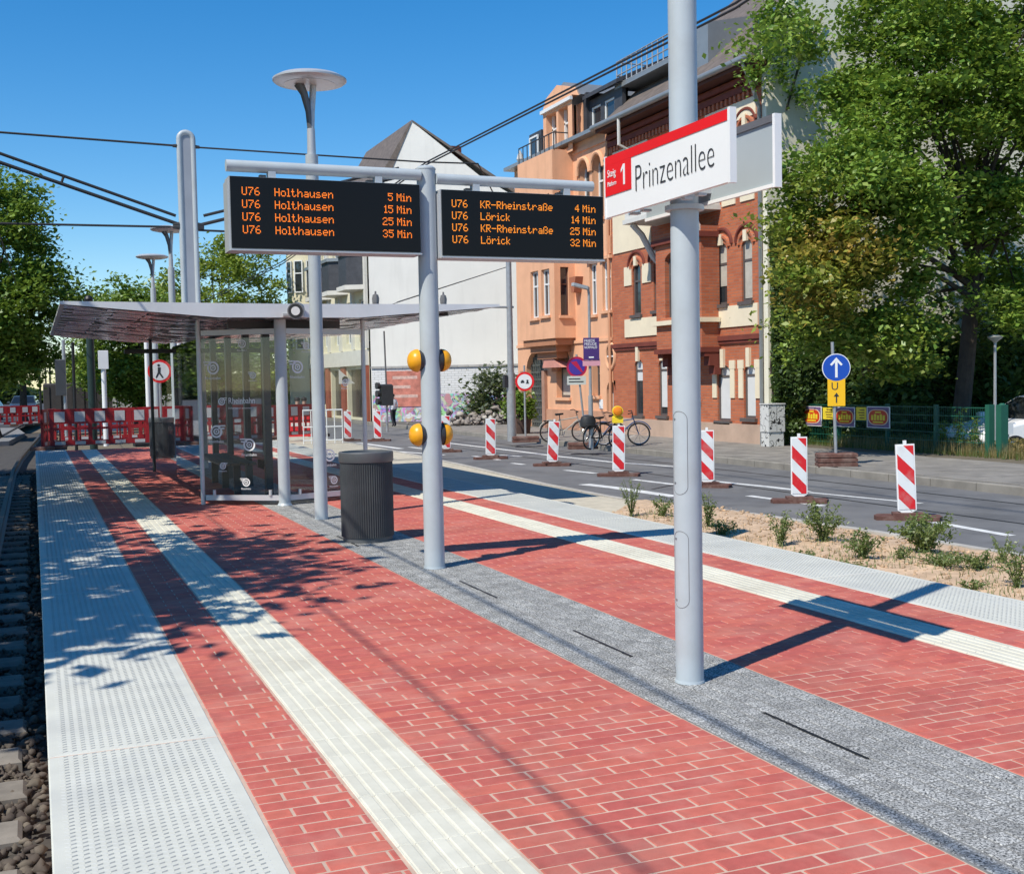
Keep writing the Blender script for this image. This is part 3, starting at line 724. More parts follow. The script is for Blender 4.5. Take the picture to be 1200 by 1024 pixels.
for (a, b_) in ((A, B), ((3.11, 15.48), C)):
    a = Vector((*a, 0)); b_ = Vector((*b_, 0))
    MB().prism([a + Vector((0, -.03, .06)), a + Vector((0, .03, .06)), a + Vector((0, .03, .13)), a + Vector((0, -.03, .13))], b_ - a).build('base_rail', silver, sh, smooth=False)
    MB().prism([a + Vector((0, -.03, 2.26)), a + Vector((0, .03, 2.26)), a + Vector((0, .03, 2.33)), a + Vector((0, -.03, 2.33))], b_ - a).build('head_rail', silver, sh, smooth=False)
    for f in (.12, .88):
        q = a.lerp(b_, f); MB().cyl((q.x, q.y - .035, .13), (q.x, q.y - .035, .20), .022, .022, 12).build('glass_clamp', silver, sh)
pane((2.07, 16.3), (2.07, 19.2)); pane((2.1, 23.0), (4.2, 23.0))
# spine wall with dark uprights, info case and panes
for y_ in (16.9, 18.6, 20.4, 22.2): MB().box(3.06, y_, 0, 3.16, y_ + .14, 2.42).build('upright', PM('upright_dark', (.07, .075, .08), .4, .4, var=.1), sh, smooth=False)
for y_ in (17.05, 18.75, 20.55): pane((3.11, y_), (3.11, y_ + 1.54), .35, 2.15)
ic = MB().box(3.62, 20.55, .7, 3.74, 21.7, 2.1).build('info_case', PM('upright_dark', (0, 0, 0)), sh, smooth=False)
MB().box(3.612, 20.62, .78, 3.619, 21.63, 2.02).build('poster', PM('case_poster', (.30, .33, .34), .3, var=.3, vs=3), ic, smooth=False)
MB().box(2.4, 15.72, 2.34, 3.9, 15.78, 2.44).build('cross_beam', dark_metal, sh, smooth=False)
MB().box(1.6, 22.95, 2.22, 4.4, 23.05, 2.30).build('cross_beam', dark_metal, sh, smooth=False)
MB().tube([(2.1, 19.5, 2.2), (3.03, 15.5, 2.44)], .02, 8).build('tie_rod', dark_metal, sh)
bn = thing('shelter_bench', 'dark slatted bench inside the glass tram shelter', 'bench', (2.75, 18.5, 0))
bw = PM('bench_slat', (.10, .085, .07), .5, var=.2, vs=8)
for k in range(4): MB().cham(2.48 + k * .13, 17.2, .43, 2.48 + k * .13 + .11, 20.0, .465, .006).build('slat', bw, bn, smooth=False)
for y_ in (17.4, 18.55, 19.7): MB().box(2.68, y_, 0, 2.78, y_ + .06, .428).build('leg', dark_metal, bn, smooth=False)

# ---- catenary mast and arms
MY = 24.3; mx = 3.0
cm = thing('catenary_mast', 'tall grey overhead-line mast with rounded top behind the shelter', 'mast', (mx, MY, 0))
for s_ in (-1, 1): MB().cyl((mx + s_ * .135, MY, 0), (mx + s_ * .135, MY, 6.5), .052, .052, 20).build('flange', grey_paint, cm)
MB().box(mx - .10, MY - .02, 0, mx + .10, MY + .05, 6.52).build('web', PM('web_grey', (.30, .32, .36), .45, var=.06), cm, smooth=False)
mb = MB(); arc = [(mx + .135 * math.cos(t), MY, 6.5 + .135 * math.sin(t)) for t in [math.pi * i / 12 for i in range(13)]]; mb.tube(arc, .052, 14); mb.build('top_bow', grey_paint, cm)
MB().prism([(mx + .11 * math.cos(t), MY - .015, 6.5 + .12 * math.sin(t)) for t in [math.pi * i / 12 for i in range(13)]], (0, .06, 0)).build('top_web', MATS['web_grey'], cm, smooth=False)
def armt(name, a, b, r): return MB().tube([a, b], r, 10).build(name, wire_m, cm)
pL = aY(0, 180, MY); pL2 = aY(0, 190, MY); pm = aY(210, 262, MY); pm2 = aY(206, 253, MY)
armt('cantilever_tube', pL + (pL - pm2) * .8, pm2, .03); armt('cantilever_tube', pL2 + (pL2 - pm) * .8, (mx - .18, MY, pm.z - .02), .035)
q1 = aY(0, 262, MY); q2 = aY(200, 266, MY); armt('stay_tube', q1 + (q1 - q2) * .8, q2, .022)
armt('stay_tube', q2, (mx - .18, MY, q2.z), .012)
for f in (.33,): c1 = pL.lerp(pm2, f + .02); c2 = pL2.lerp(pm, f); armt('spacer', c1, c2, .025)
armt('cantilever_tube', (mx + .18, MY, pm.z - .03), (mx + 4.9, MY, 6.1), .035); armt('cantilever_tube', (mx + .3, MY, pm2.z + .02), (mx + 4.4, MY, 6.15), .03)
armt('stay_tube', (mx + .18, MY, q2.z - .05), (mx + 4.6, MY, 4.65), .022)
for s_ in (-1, 1):
    for z in (pm.z - .02, q2.z): MB().cyl((mx + s_ * .18, MY, z), (mx + s_ * .3, MY, z), .05, .035, 12).build('insulator', dark_metal, cm)
    MB().cyl((mx + s_ * .14, MY, 6.36), (mx + s_ * .26, MY, 6.355), .04, .03, 10).build('clamp', dark_metal, cm)
def wire(label, pts, r, sag=0.0, group='overhead line wires'):
    P = [Vector(p) for p in pts]; out = []
    for a, b in zip(P, P[1:]):
        n = 8
        for k in range(n + (1 if b is P[-1] else 0)):
            f = k / n; q = a.lerp(b, f); q.z -= sag * 4 * f * (1 - f); out.append(q)
    o = MB().tube(out, r, 6).build('overhead_wire', wire_m); return tag(o, label, 'wire', group)
w1a = aY(0, 150, MY); w1b = aY(210, 163, MY)
wire('black span wire from the mast top to the left', [w1a + (w1a - w1b) * 1.5, (mx - .2, MY, 6.36)], .022)
we = aY(495, 190, MY); wb = (mx + .2, MY, 6.35)
wire('black span wire from the mast top towards the white gable', [wb, we, aY(560, 192, MY), (13.3, MY + 8, 6.0)], .018)
wire('upper of the paired tram wires crossing above the orange house', [aX(1300, -290, 7.5), aX(862, 4, 7.5), aX(500, 190, 7.5), aX(330, 307, 7.5), (7.4, 60, 5.5)], .015)
wire('lower of the paired tram wires crossing above the orange house', [aX(1300, -280, 7.6), aX(862, 10, 7.6), aX(500, 193, 7.6), aX(330, 310, 7.6), (7.5, 60, 5.4)], .015)
wire('tram contact wire above the left track, casting a line on the bricks', [(-2.4, -12, 5.67), (-2.08, 8, 5.67), (-1.95, 24, 5.67), (-.9, 60, 5.6), (2.0, 110, 5.6)], .011)
wire('second tram wire above the left track, casting shade on the setts', [(-1.55, -12, 5.67), (-.93, 8, 5.67), (-.8, 24, 5.67), (-.3, 60, 5.6), (2.3, 110, 5.6)], .017)
wire('thin stay wire between the slim street pole and the cream house', [aY(597, 312, 32.6), aY(440, 363, 44)], .012)
wire('thin stay wire above the shelter roof towards the white wall', [aY(597, 312, 32.6), aY(465, 354, 40)], .010)
# ============================================================ STREET OBJECTS
# ---- delineators
m, t, p, o = nodes('hazard_stripes'); stripes = m
oc = N(t, 'ShaderNodeTexCoord').outputs['Object']; sx = N(t, 'ShaderNodeSeparateXYZ'); L(t, oc, sx.inputs[0])
v = mth(t, 'FRACT', mth(t, 'ADD', mth(t, 'DIVIDE', mth(t, 'ADD', sx.outputs[2], mth(t, 'MULTIPLY', sx.outputs[0], 1.05)), .40), .06))
cc = mix(t, mth(t, 'GREATER_THAN', v, .5), (.70, .72, .73), (.62, .014, .02)); cc = mix(t, mapr(t, noise(t, 6, 5), .5, .75, 0, .35), cc, (.42, .38, .36))
L(t, cc, p.inputs['Base Color']); p.inputs['Roughness'].default_value = .4
foot_m = PM('rubber_foot', (.115, .05, .038), .85, var=.25, vs=10, bump=.3, bs=40, dirt=(.25, .2, .17), dirts=5, dirta=.5)
def make_delineator():
    d_ = thing('delineator', '', 'delineator', (0, 0, 0))
    MB().prism([(-.125, .012, .13), (0, .012, .05), (.125, .012, .13), (.125, .012, 1.02), (-.125, .012, 1.02)], (0, .03, 0)).build('board', white_paint, d_, local=True, smooth=False)
    MB().prism([(-.108, .006, .14), (0, .006, .075) if False else (-.03, .006, .14), (.108, .006, .14), (.108, .006, 1.0), (-.108, .006, 1.0)], (0, .0055, 0)).build('striped_face', stripes, d_, local=True, smooth=False)
    MB().box(-.03, .018, -.0, .03, .04, .2).build('post', dark_metal, d_, local=True, smooth=False)
    MB().box(-.022, .015, 1.021, .022, .04, 1.07).build('handle', white_paint, d_, local=True, smooth=False)
    MB().prism([(-.40, -.14, 0), (.40, -.14, 0), (.44, 0, 0), (.40, .18, 0), (-.40, .18, 0), (-.44, 0, 0)], (0, 0, .055)).build('foot', foot_m, d_, local=True, smooth=False)
    MB().prism([(-.2, -.09, .056), (.2, -.09, .056), (.2, .13, .056), (-.2, .13, .056)], (0, 0, .04)).build('foot_block', foot_m, d_, local=True, smooth=False)
    return d_
dp = make_delineator()
dl = [((1064, 609), 'red-white striped delineator nearest the right edge, before the fence post', -2), ((937, 589), 'red-white striped delineator in front of the blue arrow sign', 0),
      ((829, 571), 'red-white striped delineator half hidden by the station sign pole', 0), ((725, 558), 'striped delineator with yellow warning light on top', 1),
      ((647, 546), 'leaning striped delineator in front of the parked bicycles', 4), ((575, 538), 'striped delineator in front of the rubble and bush', 1),
      ((523, 530), 'striped delineator half hidden by the departure display pole', 0), ((443, 517), 'striped delineator left of the person in white shirt', -1), ((408, 517), 'farthest striped delineator, seen beside the lamp post and shelter', 0)]
for k, (px_, lb, tilt) in enumerate(dl):
    d_ = dp if k == 0 else copytree(dp)
    q = gp(px_[0], px_[1], Z_ROAD); d_.location = q + Vector((0, 0, .001)); d_['label'] = lb; d_['group'] = 'delineators along the road'
    ang = -math.atan2(q.x, q.y) * .7 + rng.uniform(-.08, .08)
    d_.rotation_euler = (0, math.radians(tilt), ang); d_.scale = (.93, .93, .93)
    for ch in d_.children:
        if ch.name.startswith('foot'): ch.rotation_euler = (0, -math.radians(tilt), rng.uniform(-.3, .3))
    if 'warning light' in lb:
        w_ = thing('warning_light', 'yellow battery warning light on top of a striped delineator', 'warning light', q + Vector((0, 0, 1.0)), ang)
        MB().cham(-.10, .0, 0, .10, .12, .13, .02).build('battery_box', PM('yellow_box', (.85, .62, .02), .45, var=.05), w_, local=True, smooth=False)
        MB().cyl((0, -.02, .22), (0, .1, .22), .10, .10, 24).build('lamp_body', MATS['yellow_box'], w_, local=True)
        MB().lathe([(.088, 0), (.07, .03), (.02, .045)], n=24).build('lens', PM('orange_lens', (.75, .22, .01), .25, var=.05), w_, local=True).rotation_euler = (math.pi / 2, 0, 0)
        w_.children[-1].location = (0, -.021, .22)

# ---- generic sign disc facing local -Y
def disc(parent, r, z, m, y=0.0, name='disc', n=36):
    return MB().cyl((0, y, z), (0, y + .004, z), r, r, n).build(name, m, parent, local=True, ang=20)
blue = PM('sign_blue', (.008, .07, .42), .35, var=.03)
foot_stack = []
def foot(par, z=0.0, n=2):
    for k in range(n): MB().cham(-.36, -.18, z + k * .085, .36, .18, z + k * .085 + .075, .02).build('base_plate', foot_m, par, local=True, smooth=False)
galv = PM('galvanised', (.40, .41, .42), .45, .5, var=.12, vs=8)
q = gp(980, 546, Z_WALK)
a_ = thing('direction_sign', 'round blue sign with white up arrow above yellow U diversion plate', 'sign', q, -.45)
foot(a_, 0, 3)
MB().cyl((0, 0, 0), (-.06, 0, 2.3), .03, .03, 14).build('post', galv, a_, local=True)
dz = aY(975, 431, q.y).z - q.z; r_ = .26
disc(a_, r_, dz, white_paint, -.045, 'sign_rim'); s_ = disc(a_, r_ * .94, dz, blue, -.051, 'sign_face')
MB().box(-.022, -.0545, dz - .18, .022, -.0515, dz + .12).build('arrow', white_paint, a_, local=True, smooth=False)
MB().prism([(0, -.0545, dz + .19), (-.115, -.0545, dz + .06), (-.085, -.0545, dz + .035), (0, -.0545, dz + .125), (.085, -.0545, dz + .035), (.115, -.0545, dz + .06)], (0, .003, 0)).build('arrow_head', white_paint, a_, local=True, smooth=False)
yel = PM('sign_yellow', (.88, .50, .01), .4, var=.03)
zc = aY(977, 460, q.y).z - q.z
MB().box(-.16, -.05, zc - .25, .16, -.043, zc + .25).build('yellow_plate', yel, a_, local=True, smooth=False)
text('U', .2, ink, a_, wloc(a_) + Vector((-.10, -.0515, zc + .05)), (math.pi / 2, 0, 0), name='letter_U')
MB().box(-.012, -.0535, zc - .19, .012, -.0505, zc - .05).build('arrow', ink, a_, local=True, smooth=False)
MB().prism([(0, -.0535, zc - .0), (-.05, -.0535, zc - .075), (.05, -.0535, zc - .075)], (0, .003, 0)).build('arrow_head', ink, a_, local=True, smooth=False)

q = gp(616, 518, Z_WALK)
a_ = thing('vehicle_ban_sign', 'round white sign with red ring and vehicle symbols by arched gate', 'sign', q, -.3)
foot(a_, 0, 2); MB().cyl((0, 0, 0), (0, 0, 2.1), .028, n=12).build('post', galv, a_, local=True)
dz = aY(616, 447, q.y).z - q.z
disc(a_, .26, dz, sign_red, -.04, 'red_ring'); disc(a_, .20, dz, white_paint, -.045, 'sign_face')
MB().box(-.11, -.0485, dz - .04, -.01, -.0455, dz + .01).box(-.09, -.0486, dz + .01, -.03, -.0456, dz + .04).build('car_symbol', ink, a_, local=True, smooth=False)
MB().box(.03, -.0485, dz - .06, .12, -.0455, dz - .035).box(.05, -.0486, dz - .035, .10, -.0456, dz + .045).build('motorcycle_symbol', ink, a_, local=True, smooth=False)

q = gp(683, 526, Z_WALK)
a_ = thing('no_stopping_sign', 'round blue no-stopping sign with red ring on a leaning post', 'sign', q, -.35)
foot(a_, 0, 2); MB().cyl((.1, 0, 0), (-.12, 0, 2.3), .025, n=12).build('post', galv, a_, local=True)
dz = aY(676, 430, q.y).z - q.z
disc(a_, .25, dz, PM('ring_red', (.45, .01, .06), .4, var=.05), -.04, 'red_ring').location.x = -.12; disc(a_, .195, dz, PM('violet_blue', (.06, .03, .30), .4, var=.05), -.045, 'sign_face').location.x = -.12
MB().prism([(-.145 + .14 - .12 + .12 - .12, -.049, dz + .14), (-.12 - .15, -.049, dz + .12), (-.12 + .12, -.049, dz - .14), (-.12 + .15, -.049, dz - .12)], (0, .003, 0)).build('diagonal_bar', MATS['ring_red'], a_, local=True, smooth=False)
z2 = aY(679, 445, q.y).z - q.z
MB().box(-.36, -.05, z2 - .12, .10, -.043, z2 + .09).build('supplement_plate', PM('plate_grey', (.55, .57, .52), .5, var=.05), a_, local=True, smooth=False)
for k in range(2): MB().box(-.32, -.0535, z2 - .06 + k * .07, .04 - k * .08, -.0505, z2 - .035 + k * .07).build('plate_print', ink, a_, local=True, smooth=False)

# street lamp with election poster
q = gp(693, 527, Z_WALK)
a_ = thing('street_lamp', 'slim street lamp with a purple poster strapped to it', 'street lamp', q)
zt_ = aY(690, 345, q.y).z - q.z
MB().cyl((0, 0, 0), (0, 0, 1.3), .06, .055, 16).build('lower_post', galv, a_, local=True); MB().cyl((0, 0, 1.3), (0, 0, zt_), .038, .032, 14).build('upper_post', galv, a_, local=True)
MB().tube([(0, 0, zt_), (-.02, 0, zt_ + .12), (-.12, .02, zt_ + .16)], .03, 10).build('bracket', galv, a_, local=True)
MB().prism([(-.42, -.06, zt_ + .2), (-.06, -.08, zt_ + .12), (.02, 0, zt_ + .10), (-.06, .10, zt_ + .12), (-.42, .08, zt_ + .2)], (0, 0, .07)).build('lamp_head', silver, a_, local=True, smooth=False)
po = thing('poster', 'purple poster board with white lettering tied to street lamp', 'poster', q + Vector((0, -.08, 0)), -.42)
z0_, z1_ = aY(692, 422, q.y).z - q.z, aY(692, 396, q.y).z - q.z
purple = PM('poster_purple', (.055, .02, .14), .5, var=.08)
MB().box(-.19, -.012, z0_, .19, 0, z1_).build('board', purple, po, local=True, smooth=False)
MB().box(-.21, .001, z0_ - .14, .21, .012, z0_ - .005).build('strap_board', PM('pink', (.62, .30, .36), .5, var=.05), po, local=True, smooth=False)
for k, s_ in enumerate(('FRIEDE', 'FREUDE', 'NORMALES')): text(s_, .088, white_paint, po, wloc(po) + Vector((-.165, -.0135, z1_ - .10 - k * .078)), (math.pi / 2, 0, 0), sx=.95 if k < 2 else .68)
MB().box(-.06, -.0145, z0_ + .05, .06, -.0125, z0_ + .08).build('print_block', white_paint, po, local=True, smooth=False)

q = gp(600, 517, Z_WALK)
a_ = thing('street_pole', 'slim grey street pole left of the arched gate', 'pole', q)
zt_ = aY(597, 305, q.y).z - q.z
MB().cyl((0, 0, 0), (0, 0, 1.9), .13, .12, 20).build('lower_tube', galv, a_, local=True); MB().cyl((0, 0, 1.9), (0, 0, zt_), .09, .075, 18).build('upper_tube', galv, a_, local=True)
MB().cyl((0, 0, zt_), (0, 0, zt_ + .1), .03, .03, 10).build('tip', dark_metal, a_, local=True)
za = aY(595, 360, q.y).z - q.z
MB().cyl((-1.0, 0, za), (.12, 0, za), .03, .03, 10).build('cross_arm', galv, a_, local=True)
MB().box(-.22, -.08, 1.5, -.13, .08, 1.85).build('switch_box', dark_metal, a_, local=True, smooth=False)

q = Vector((18.26, 18.35, Z_WALK)); q = Vector((aY(1166, 500, 18.9).x, 18.9, Z_WALK))
a_ = thing('park_lamp', 'thin grey lamp post with flat funnel head behind the fence', 'street lamp', q)
zt_ = aY(1168, 402, 18.9).z - q.z
MB().cyl((0, 0, 0), (0, 0, zt_), .035, .028, 14).build('post', galv, a_, local=True)
MB().lathe([(.03, zt_), (.05, zt_ + .03), (.15, zt_ + .11), (.16, zt_ + .13), (.05, zt_ + .17)], n=20).build('head', PM('lamp_head_pale', (.42, .42, .38), .4, var=.05), a_, local=True)

# ---- temporary traffic light
q = gp(454, 506, Z_WALK)
a_ = thing('traffic_light', 'black temporary traffic light beside the person in white shirt', 'traffic light', q)
z0_, z1_ = aY(457, 475, q.y).z - q.z, aY(457, 450, q.y).z - q.z
MB().cyl((0, 0, 0), (0, 0, z0_), .04, n=10).build('post', galv, a_, local=True)
MB().cham(-.2, -.15, z0_, .2, .2, z1_, .05).build('signal_head', dark_metal, a_, local=True, smooth=False)
for k in range(3): MB().cyl((-.25, 0, z0_ + .14 + k * .27), (-.36, -.02, z0_ + .14 + k * .27), .11, .12, 14).build('visor', dark_metal, a_, local=True)
MB().tube([(0, 0, z1_), aY(450, 388, q.y) - q], .03, 8).build('aerial_mast', PM('mast_dark', (.12, .12, .12), .5, var=.1), a_, local=True)

# ---- utility cabinet with scrawl
m, t, p, o = nodes('scrawl'); scrawl = m
gpos = N(t, 'ShaderNodeTexCoord').outputs['Object']
nz = N(t, 'ShaderNodeTexNoise'); nz.inputs['Scale'].default_value = 7; nz.inputs['Detail'].default_value = 1; L(t, gpos, nz.inputs['Vector'])
dn = mth(t, 'ABSOLUTE', mth(t, 'SUBTRACT', nz.outputs['Fac'], .5))
ms = mth(t, 'LESS_THAN', dn, .022); ms2 = mth(t, 'GREATER_THAN', noise(t, 3.2, 2, vec=gpos), .42)
L(t, mix(t, mth(t, 'MULTIPLY', ms, ms2), (.58, .585, .57), (.02, .02, .022)), p.inputs['Base Color']); p.inputs['Roughness'].default_value = .6
q = Vector((16.42, 23.7, Z_WALK))
a_ = thing('utility_cabinet', 'pale grey utility cabinet scrawled with black graffiti beside brick house', 'cabinet', q)
MB().cham(-.2, -.12, 0, .22, .2, .35, .01).build('plinth', scrawl, a_, local=True, smooth=False)
MB().cham(-.22, -.14, .351, .24, .22, 1.0, .015).build('body', scrawl, a_, local=True, smooth=False)
MB().box(.005, -.1425, .37, .012, -.1405, .98).build('door_seam', dark_metal, a_, local=True, smooth=False)
MB().cham(-.235, -.155, 1.001, .255, .235, 1.03, .01).build('lid', PM('cab_lid', (.45, .45, .44), .6, var=.1), a_, local=True, smooth=False)

# ---- green mesh fence
green = PM('fence_green', (.012, .10, .065), .5, var=.1)
FX = 17.75
fpx = [925, 983, 1040, 1097, 1160]
fpy = [aX(x, 505, FX).y for x in fpx]
fe = thing('mesh_fence', 'dark green wire mesh fence along the overgrown yard', 'fence', (FX, fpy[2], Z_WALK))
ft = aX(1160, 477, FX).z
for k, y_ in enumerate(fpy):
    w_ = .04 if k < 4 else .07
    MB().box(FX - w_, y_ - w_ * .8, Z_WALK, FX + w_, y_ + w_ * .8, ft + (.03 if k < 4 else .05)).build('post', green, fe, smooth=False)
for a, b in zip(fpy, fpy[1:]):
    mb = MB(); nh = 6
    for k in range(nh): z = Z_WALK + .08 + k * (ft - Z_WALK - .1) / (nh - 1); mb.box(FX - .055, a, z - .008, FX - .042, b, z + .008)
    nv = int(abs(a - b) / .06)
    for k in range(nv): y_ = a + (b - a) * (k + .5) / nv; mb.box(FX - .046, y_ - .0025, Z_WALK + .05, FX - .041, y_ + .0025, ft)
    mb.build('mesh_panel', green, fe, smooth=False)
gpst = thing('gate_post', 'thick green gate post right of the mesh fence', 'post', (aX(1172, 505, FX).x, aX(1172, 505, FX).y - .05, Z_WALK))
MB().box(-.09, -.07, 0, .09, .07, ft - Z_WALK + .05).build('post_tube', green, gpst, local=True, smooth=False)
MB().cyl((0, 0, ft - Z_WALK + .05), (0, 0, ft - Z_WALK + .08), .07, .04, 10).build('cap', green, gpst, local=True)
# posters on the fence
pr_ = PM('poster_red', (.62, .05, .012), .5, var=.1, vs=8); pv = PM('poster_violet', (.16, .10, .22), .5, var=.2, vs=10); py_ = PM('poster_yellow', (.80, .62, .04), .5, var=.15, vs=9); pb = PM('poster_brown', (.12, .05, .02), .6, var=.1)
for k, (x0, x1, y0, y1) in enumerate(((940, 963, 476, 499), (978, 1002, 477, 500), (1016, 1043, 476.5, 501.5))):
    a = aX(x0, (y0 + y1) / 2, FX - .07); b = aX(x1, (y0 + y1) / 2, FX - .07); za, zb_ = aX((x0 + x1) / 2, y1, FX - .07).z, aX((x0 + x1) / 2, y0, FX - .07).z
    po = thing('fence_poster', ('violet-edged red and yellow poster nearest the graffiti cabinet', 'violet-edged red and yellow poster behind the arrow sign post', 'violet-edged red and yellow poster farthest right on the fence')[k], 'poster', (FX - .07, (a.y + b.y) / 2, za), 0, 'posters on the mesh fence')
    hw, hh = abs(a.y - b.y) / 2, (zb_ - za)
    MB().box(-.006, -hw, 0, .006, hw, hh).build('sheet', [white_paint], po, local=True, smooth=False)
    MB().box(-.0085, -hw * .93, hh * .035, -.0065, hw * .93, hh * .965).build('violet_ground', pv, po, local=True, smooth=False)
    def ell(r, x, m, nm):
        vs = [(x, hw * r * math.cos(t) * (1 + .08 * abs(math.sin(t))), hh * .5 + hh * .5 * r * math.sin(t) * (1 - .18 * abs(math.cos(t + math.pi / 2)) ** 6)) for t in [2 * math.pi * i / 28 for i in range(28)]]
        MB().prism(vs, (.0015, 0, 0)).build(nm, m, po, local=True, smooth=False)
    ell(.88, -.0095, PM('poster_cream', (.75, .60, .40), .5, var=.05), 'emblem_rim'); ell(.80, -.0115, pr_, 'emblem')
    for i in range(5):
        yy = hw * (.50 - i * .25)
        MB().box(-.0135, yy - hw * .10, hh * .36, -.0118, yy + hw * .09, hh * (.60 + .05 * (i % 2))).build('letter_block', py_, po, local=True, smooth=False)
    MB().box(-.0136, -hw * .45, hh * .24, -.0119, hw * .45, hh * .31).build('small_print', py_, po, local=True, smooth=False)
    MB().box(-.0136, -hw * .25, hh * .70, -.0119, hw * .25, hh * .77).build('small_print', py_, po, local=True, smooth=False)
for k, (x0, x1, y0, y1) in enumerate(((964.5, 977, 477.5, 491), (1003.5, 1015, 477, 492))):
    a = aX(x0, (y0 + y1) / 2, FX - .065); b = aX(x1, (y0 + y1) / 2, FX - .065); za, zb_ = aX(x0, y1, FX - .065).z, aX(x0, y0, FX - .065).z
    po = thing('fence_placard', ('small yellow placard left of the arrow sign post', 'small yellow placard right of the arrow sign post')[k], 'poster', (FX - .065, (a.y + b.y) / 2, za), 0, 'yellow placards on the fence')
    MB().box(-.006, -abs(a.y - b.y) / 2, 0, .006, abs(a.y - b.y) / 2, zb_ - za).build('sheet', py_, po, local=True, smooth=False)
    for i in range(4): MB().box(-.0085, -abs(a.y - b.y) * .35, .04 + i * .06, -.0065, abs(a.y - b.y) * (.15 + .05 * (i % 3)), .062 + i * .06).build('print_line', pb, po, local=True, smooth=False)

# ---- red construction barriers
bar_red = PM('barrier_red', (.32, .009, .014), .5, var=.1, vs=3, dirt=(.25, .03, .03), dirts=3)
refl = PM('reflector_grey', (.48, .49, .50), .4, var=.06)
def make_barrier(label, loc, rz, w=2.5, ncell=5, group='red barriers at the platform end'):
    b_ = thing('barrier_panel', label, 'barrier', loc, rz, group); h = 1.05; cw = w / ncell
    mb = MB(); mb.box(-w / 2, -.03, h - .10, w / 2, .03, h); mb.box(-w / 2, -.03, .10, w / 2, .03, .22); mb.box(-w / 2, -.028, .66, w / 2, .028, .74); 
    for k in range(ncell + 1): x = -w / 2 + k * cw; x = min(max(x, -w / 2 + .05), w / 2 - .05); mb.box(x - .05, -.031, .101, x + .05, .031, h - .001)
    for k in range(ncell): x = -w / 2 + (k + .5) * cw; mb.box(x - .02, -.026, .221, x + .02, .026, .659); mb.box(x - cw / 2 + .05, -.025, .5, x + cw / 2 - .05, .025, .56); mb.box(x - cw / 2 + .05, -.024, .74, x + cw / 2 - .05, .024, h - .1)
    mb.build('frame', bar_red, b_, local=True, smooth=False)
    for k in range(ncell):
        x = -w / 2 + (k + .5) * cw; MB().box(x - .13, -.036, .71, x + .13, -.0315, .98).build('reflector', refl, b_, local=True, smooth=False); MB().box(x - .13, -.036, .115, x + .13, -.0315, .20).build('reflector', refl, b_, local=True, smooth=False)
    for s_ in (-1, 1): MB().cham(s_ * w * .42 - .2, -.3, 0, s_ * w * .42 + .2, .3, .1, .02).build('foot', foot_m if s_ < 0 else black, b_, local=True, smooth=False)
    return b_
def at(px_, y_, Y): return Vector((aY(px_, y_, Y).x, Y, 0))
make_barrier('red plastic barrier panel with pale squares beside the track, left-hand one', at(118, 520, 32.9) + Vector((0, 0, 0)), .03)
make_barrier('red plastic barrier panel with pale squares behind the small bin', at(236, 520, 33.2), -.03, 3.0, 6)
make_barrier('red plastic barrier panel turned end-on beside the track', at(58, 522, 33.4), 1.35, 1.6, 3)
make_barrier('red plastic barrier panel seen through the shelter glass', at(345, 515, 36.5) + Vector((0, 0, -.1)), .5, 2.4, 5)
# rear row of barriers behind the first
make_barrier('red barrier panel standing behind the front barrier row', at(165, 505, 41) + Vector((0, 0, -.2)), .05, 5.0, 10)
rb_ = make_barrier('red and white barrier far off beyond the tracks at left edge', Vector((aY(8, 490, 66).x, 66, -.33)), .2, 2.4, 4, 'barriers beyond the tracks')
rb2 = make_barrier('white and red barrier far off next to the tracks', Vector((aY(30, 490, 67).x, 67, -.33)), .1, 1.4, 3, 'barriers beyond the tracks')
# bright red banner barrier and white fence right of the shelter
q = gp(352, 516, -.2)
a_ = thing('banner_barrier', 'bright red banner barrier beside the white rail fence at the crossing', 'barrier', q, -.25)
MB().box(-.55, -.02, .12, .55, .02, .95).build('banner', PM('banner_red', (.70, .02, .03), .5, var=.1), a_, local=True, smooth=False)
for s_ in (-.5, .5): MB().box(s_ - .03, -.2, 0, s_ + .03, .2, .12).build('foot', foot_m, a_, local=True, smooth=False)
MB().box(-.28, -.024, .45, .30, -.0205, .56).build('print', white_paint, a_, local=True, smooth=False)
q = gp(372, 520, -.2)
a_ = thing('rail_fence', 'white tubular rail barrier beside the red banner', 'barrier', q, -.2)
for z in (.1, .5, 1.0): MB().cyl((-.4, 0, z), (.75, 0, z), .02, n=8).build('rail', white_paint, a_, local=True)
for k in range(6): MB().cyl((-.4 + k * .23, 0, 0), (-.4 + k * .23, 0, 1.02), .016, n=8).build('upright', white_paint, a_, local=True)

# ---- posts at the far end
q = gp(86, 530, -.2); q = Vector((aY(87, 500, 37).x, 37, -.3))
def simple_post(name, label, px_, Y, ytop, r, m, head=None, base_z=-.3):
    q = Vector((aY(px_, 480, Y).x, Y, base_z)); a = thing(name, label, 'post', q); zt_ = aY(px_, ytop, Y).z - base_z
    MB().cyl((0, 0, 0), (0, 0, zt_), r, r * .95, 14).build('shaft', m, a, local=True); MB().lathe([(r * 1.05, zt_ - .02), (r * 1.05, zt_ + .03), (r * .3, zt_ + .06)], n=14).build('cap', m, a, local=True)
    return a, zt_
dg = PM('post_dark_green', (.012, .03, .027), .5, var=.1)
simple_post('black_post', 'thin black post behind the red barrier near the tracks', 88, 36, 403, .045, black)
a_, zt_ = simple_post('green_mast', 'thick dark green mast with round knob behind red barrier', 108.5, 36.5, 357, .115, dg)
MB().lathe([(.03, 0), (.11, .05), (.13, .12), (.09, .2), (.02, .23)], (0, 0, zt_ + .04), 16).build('knob', black, a_, local=True)
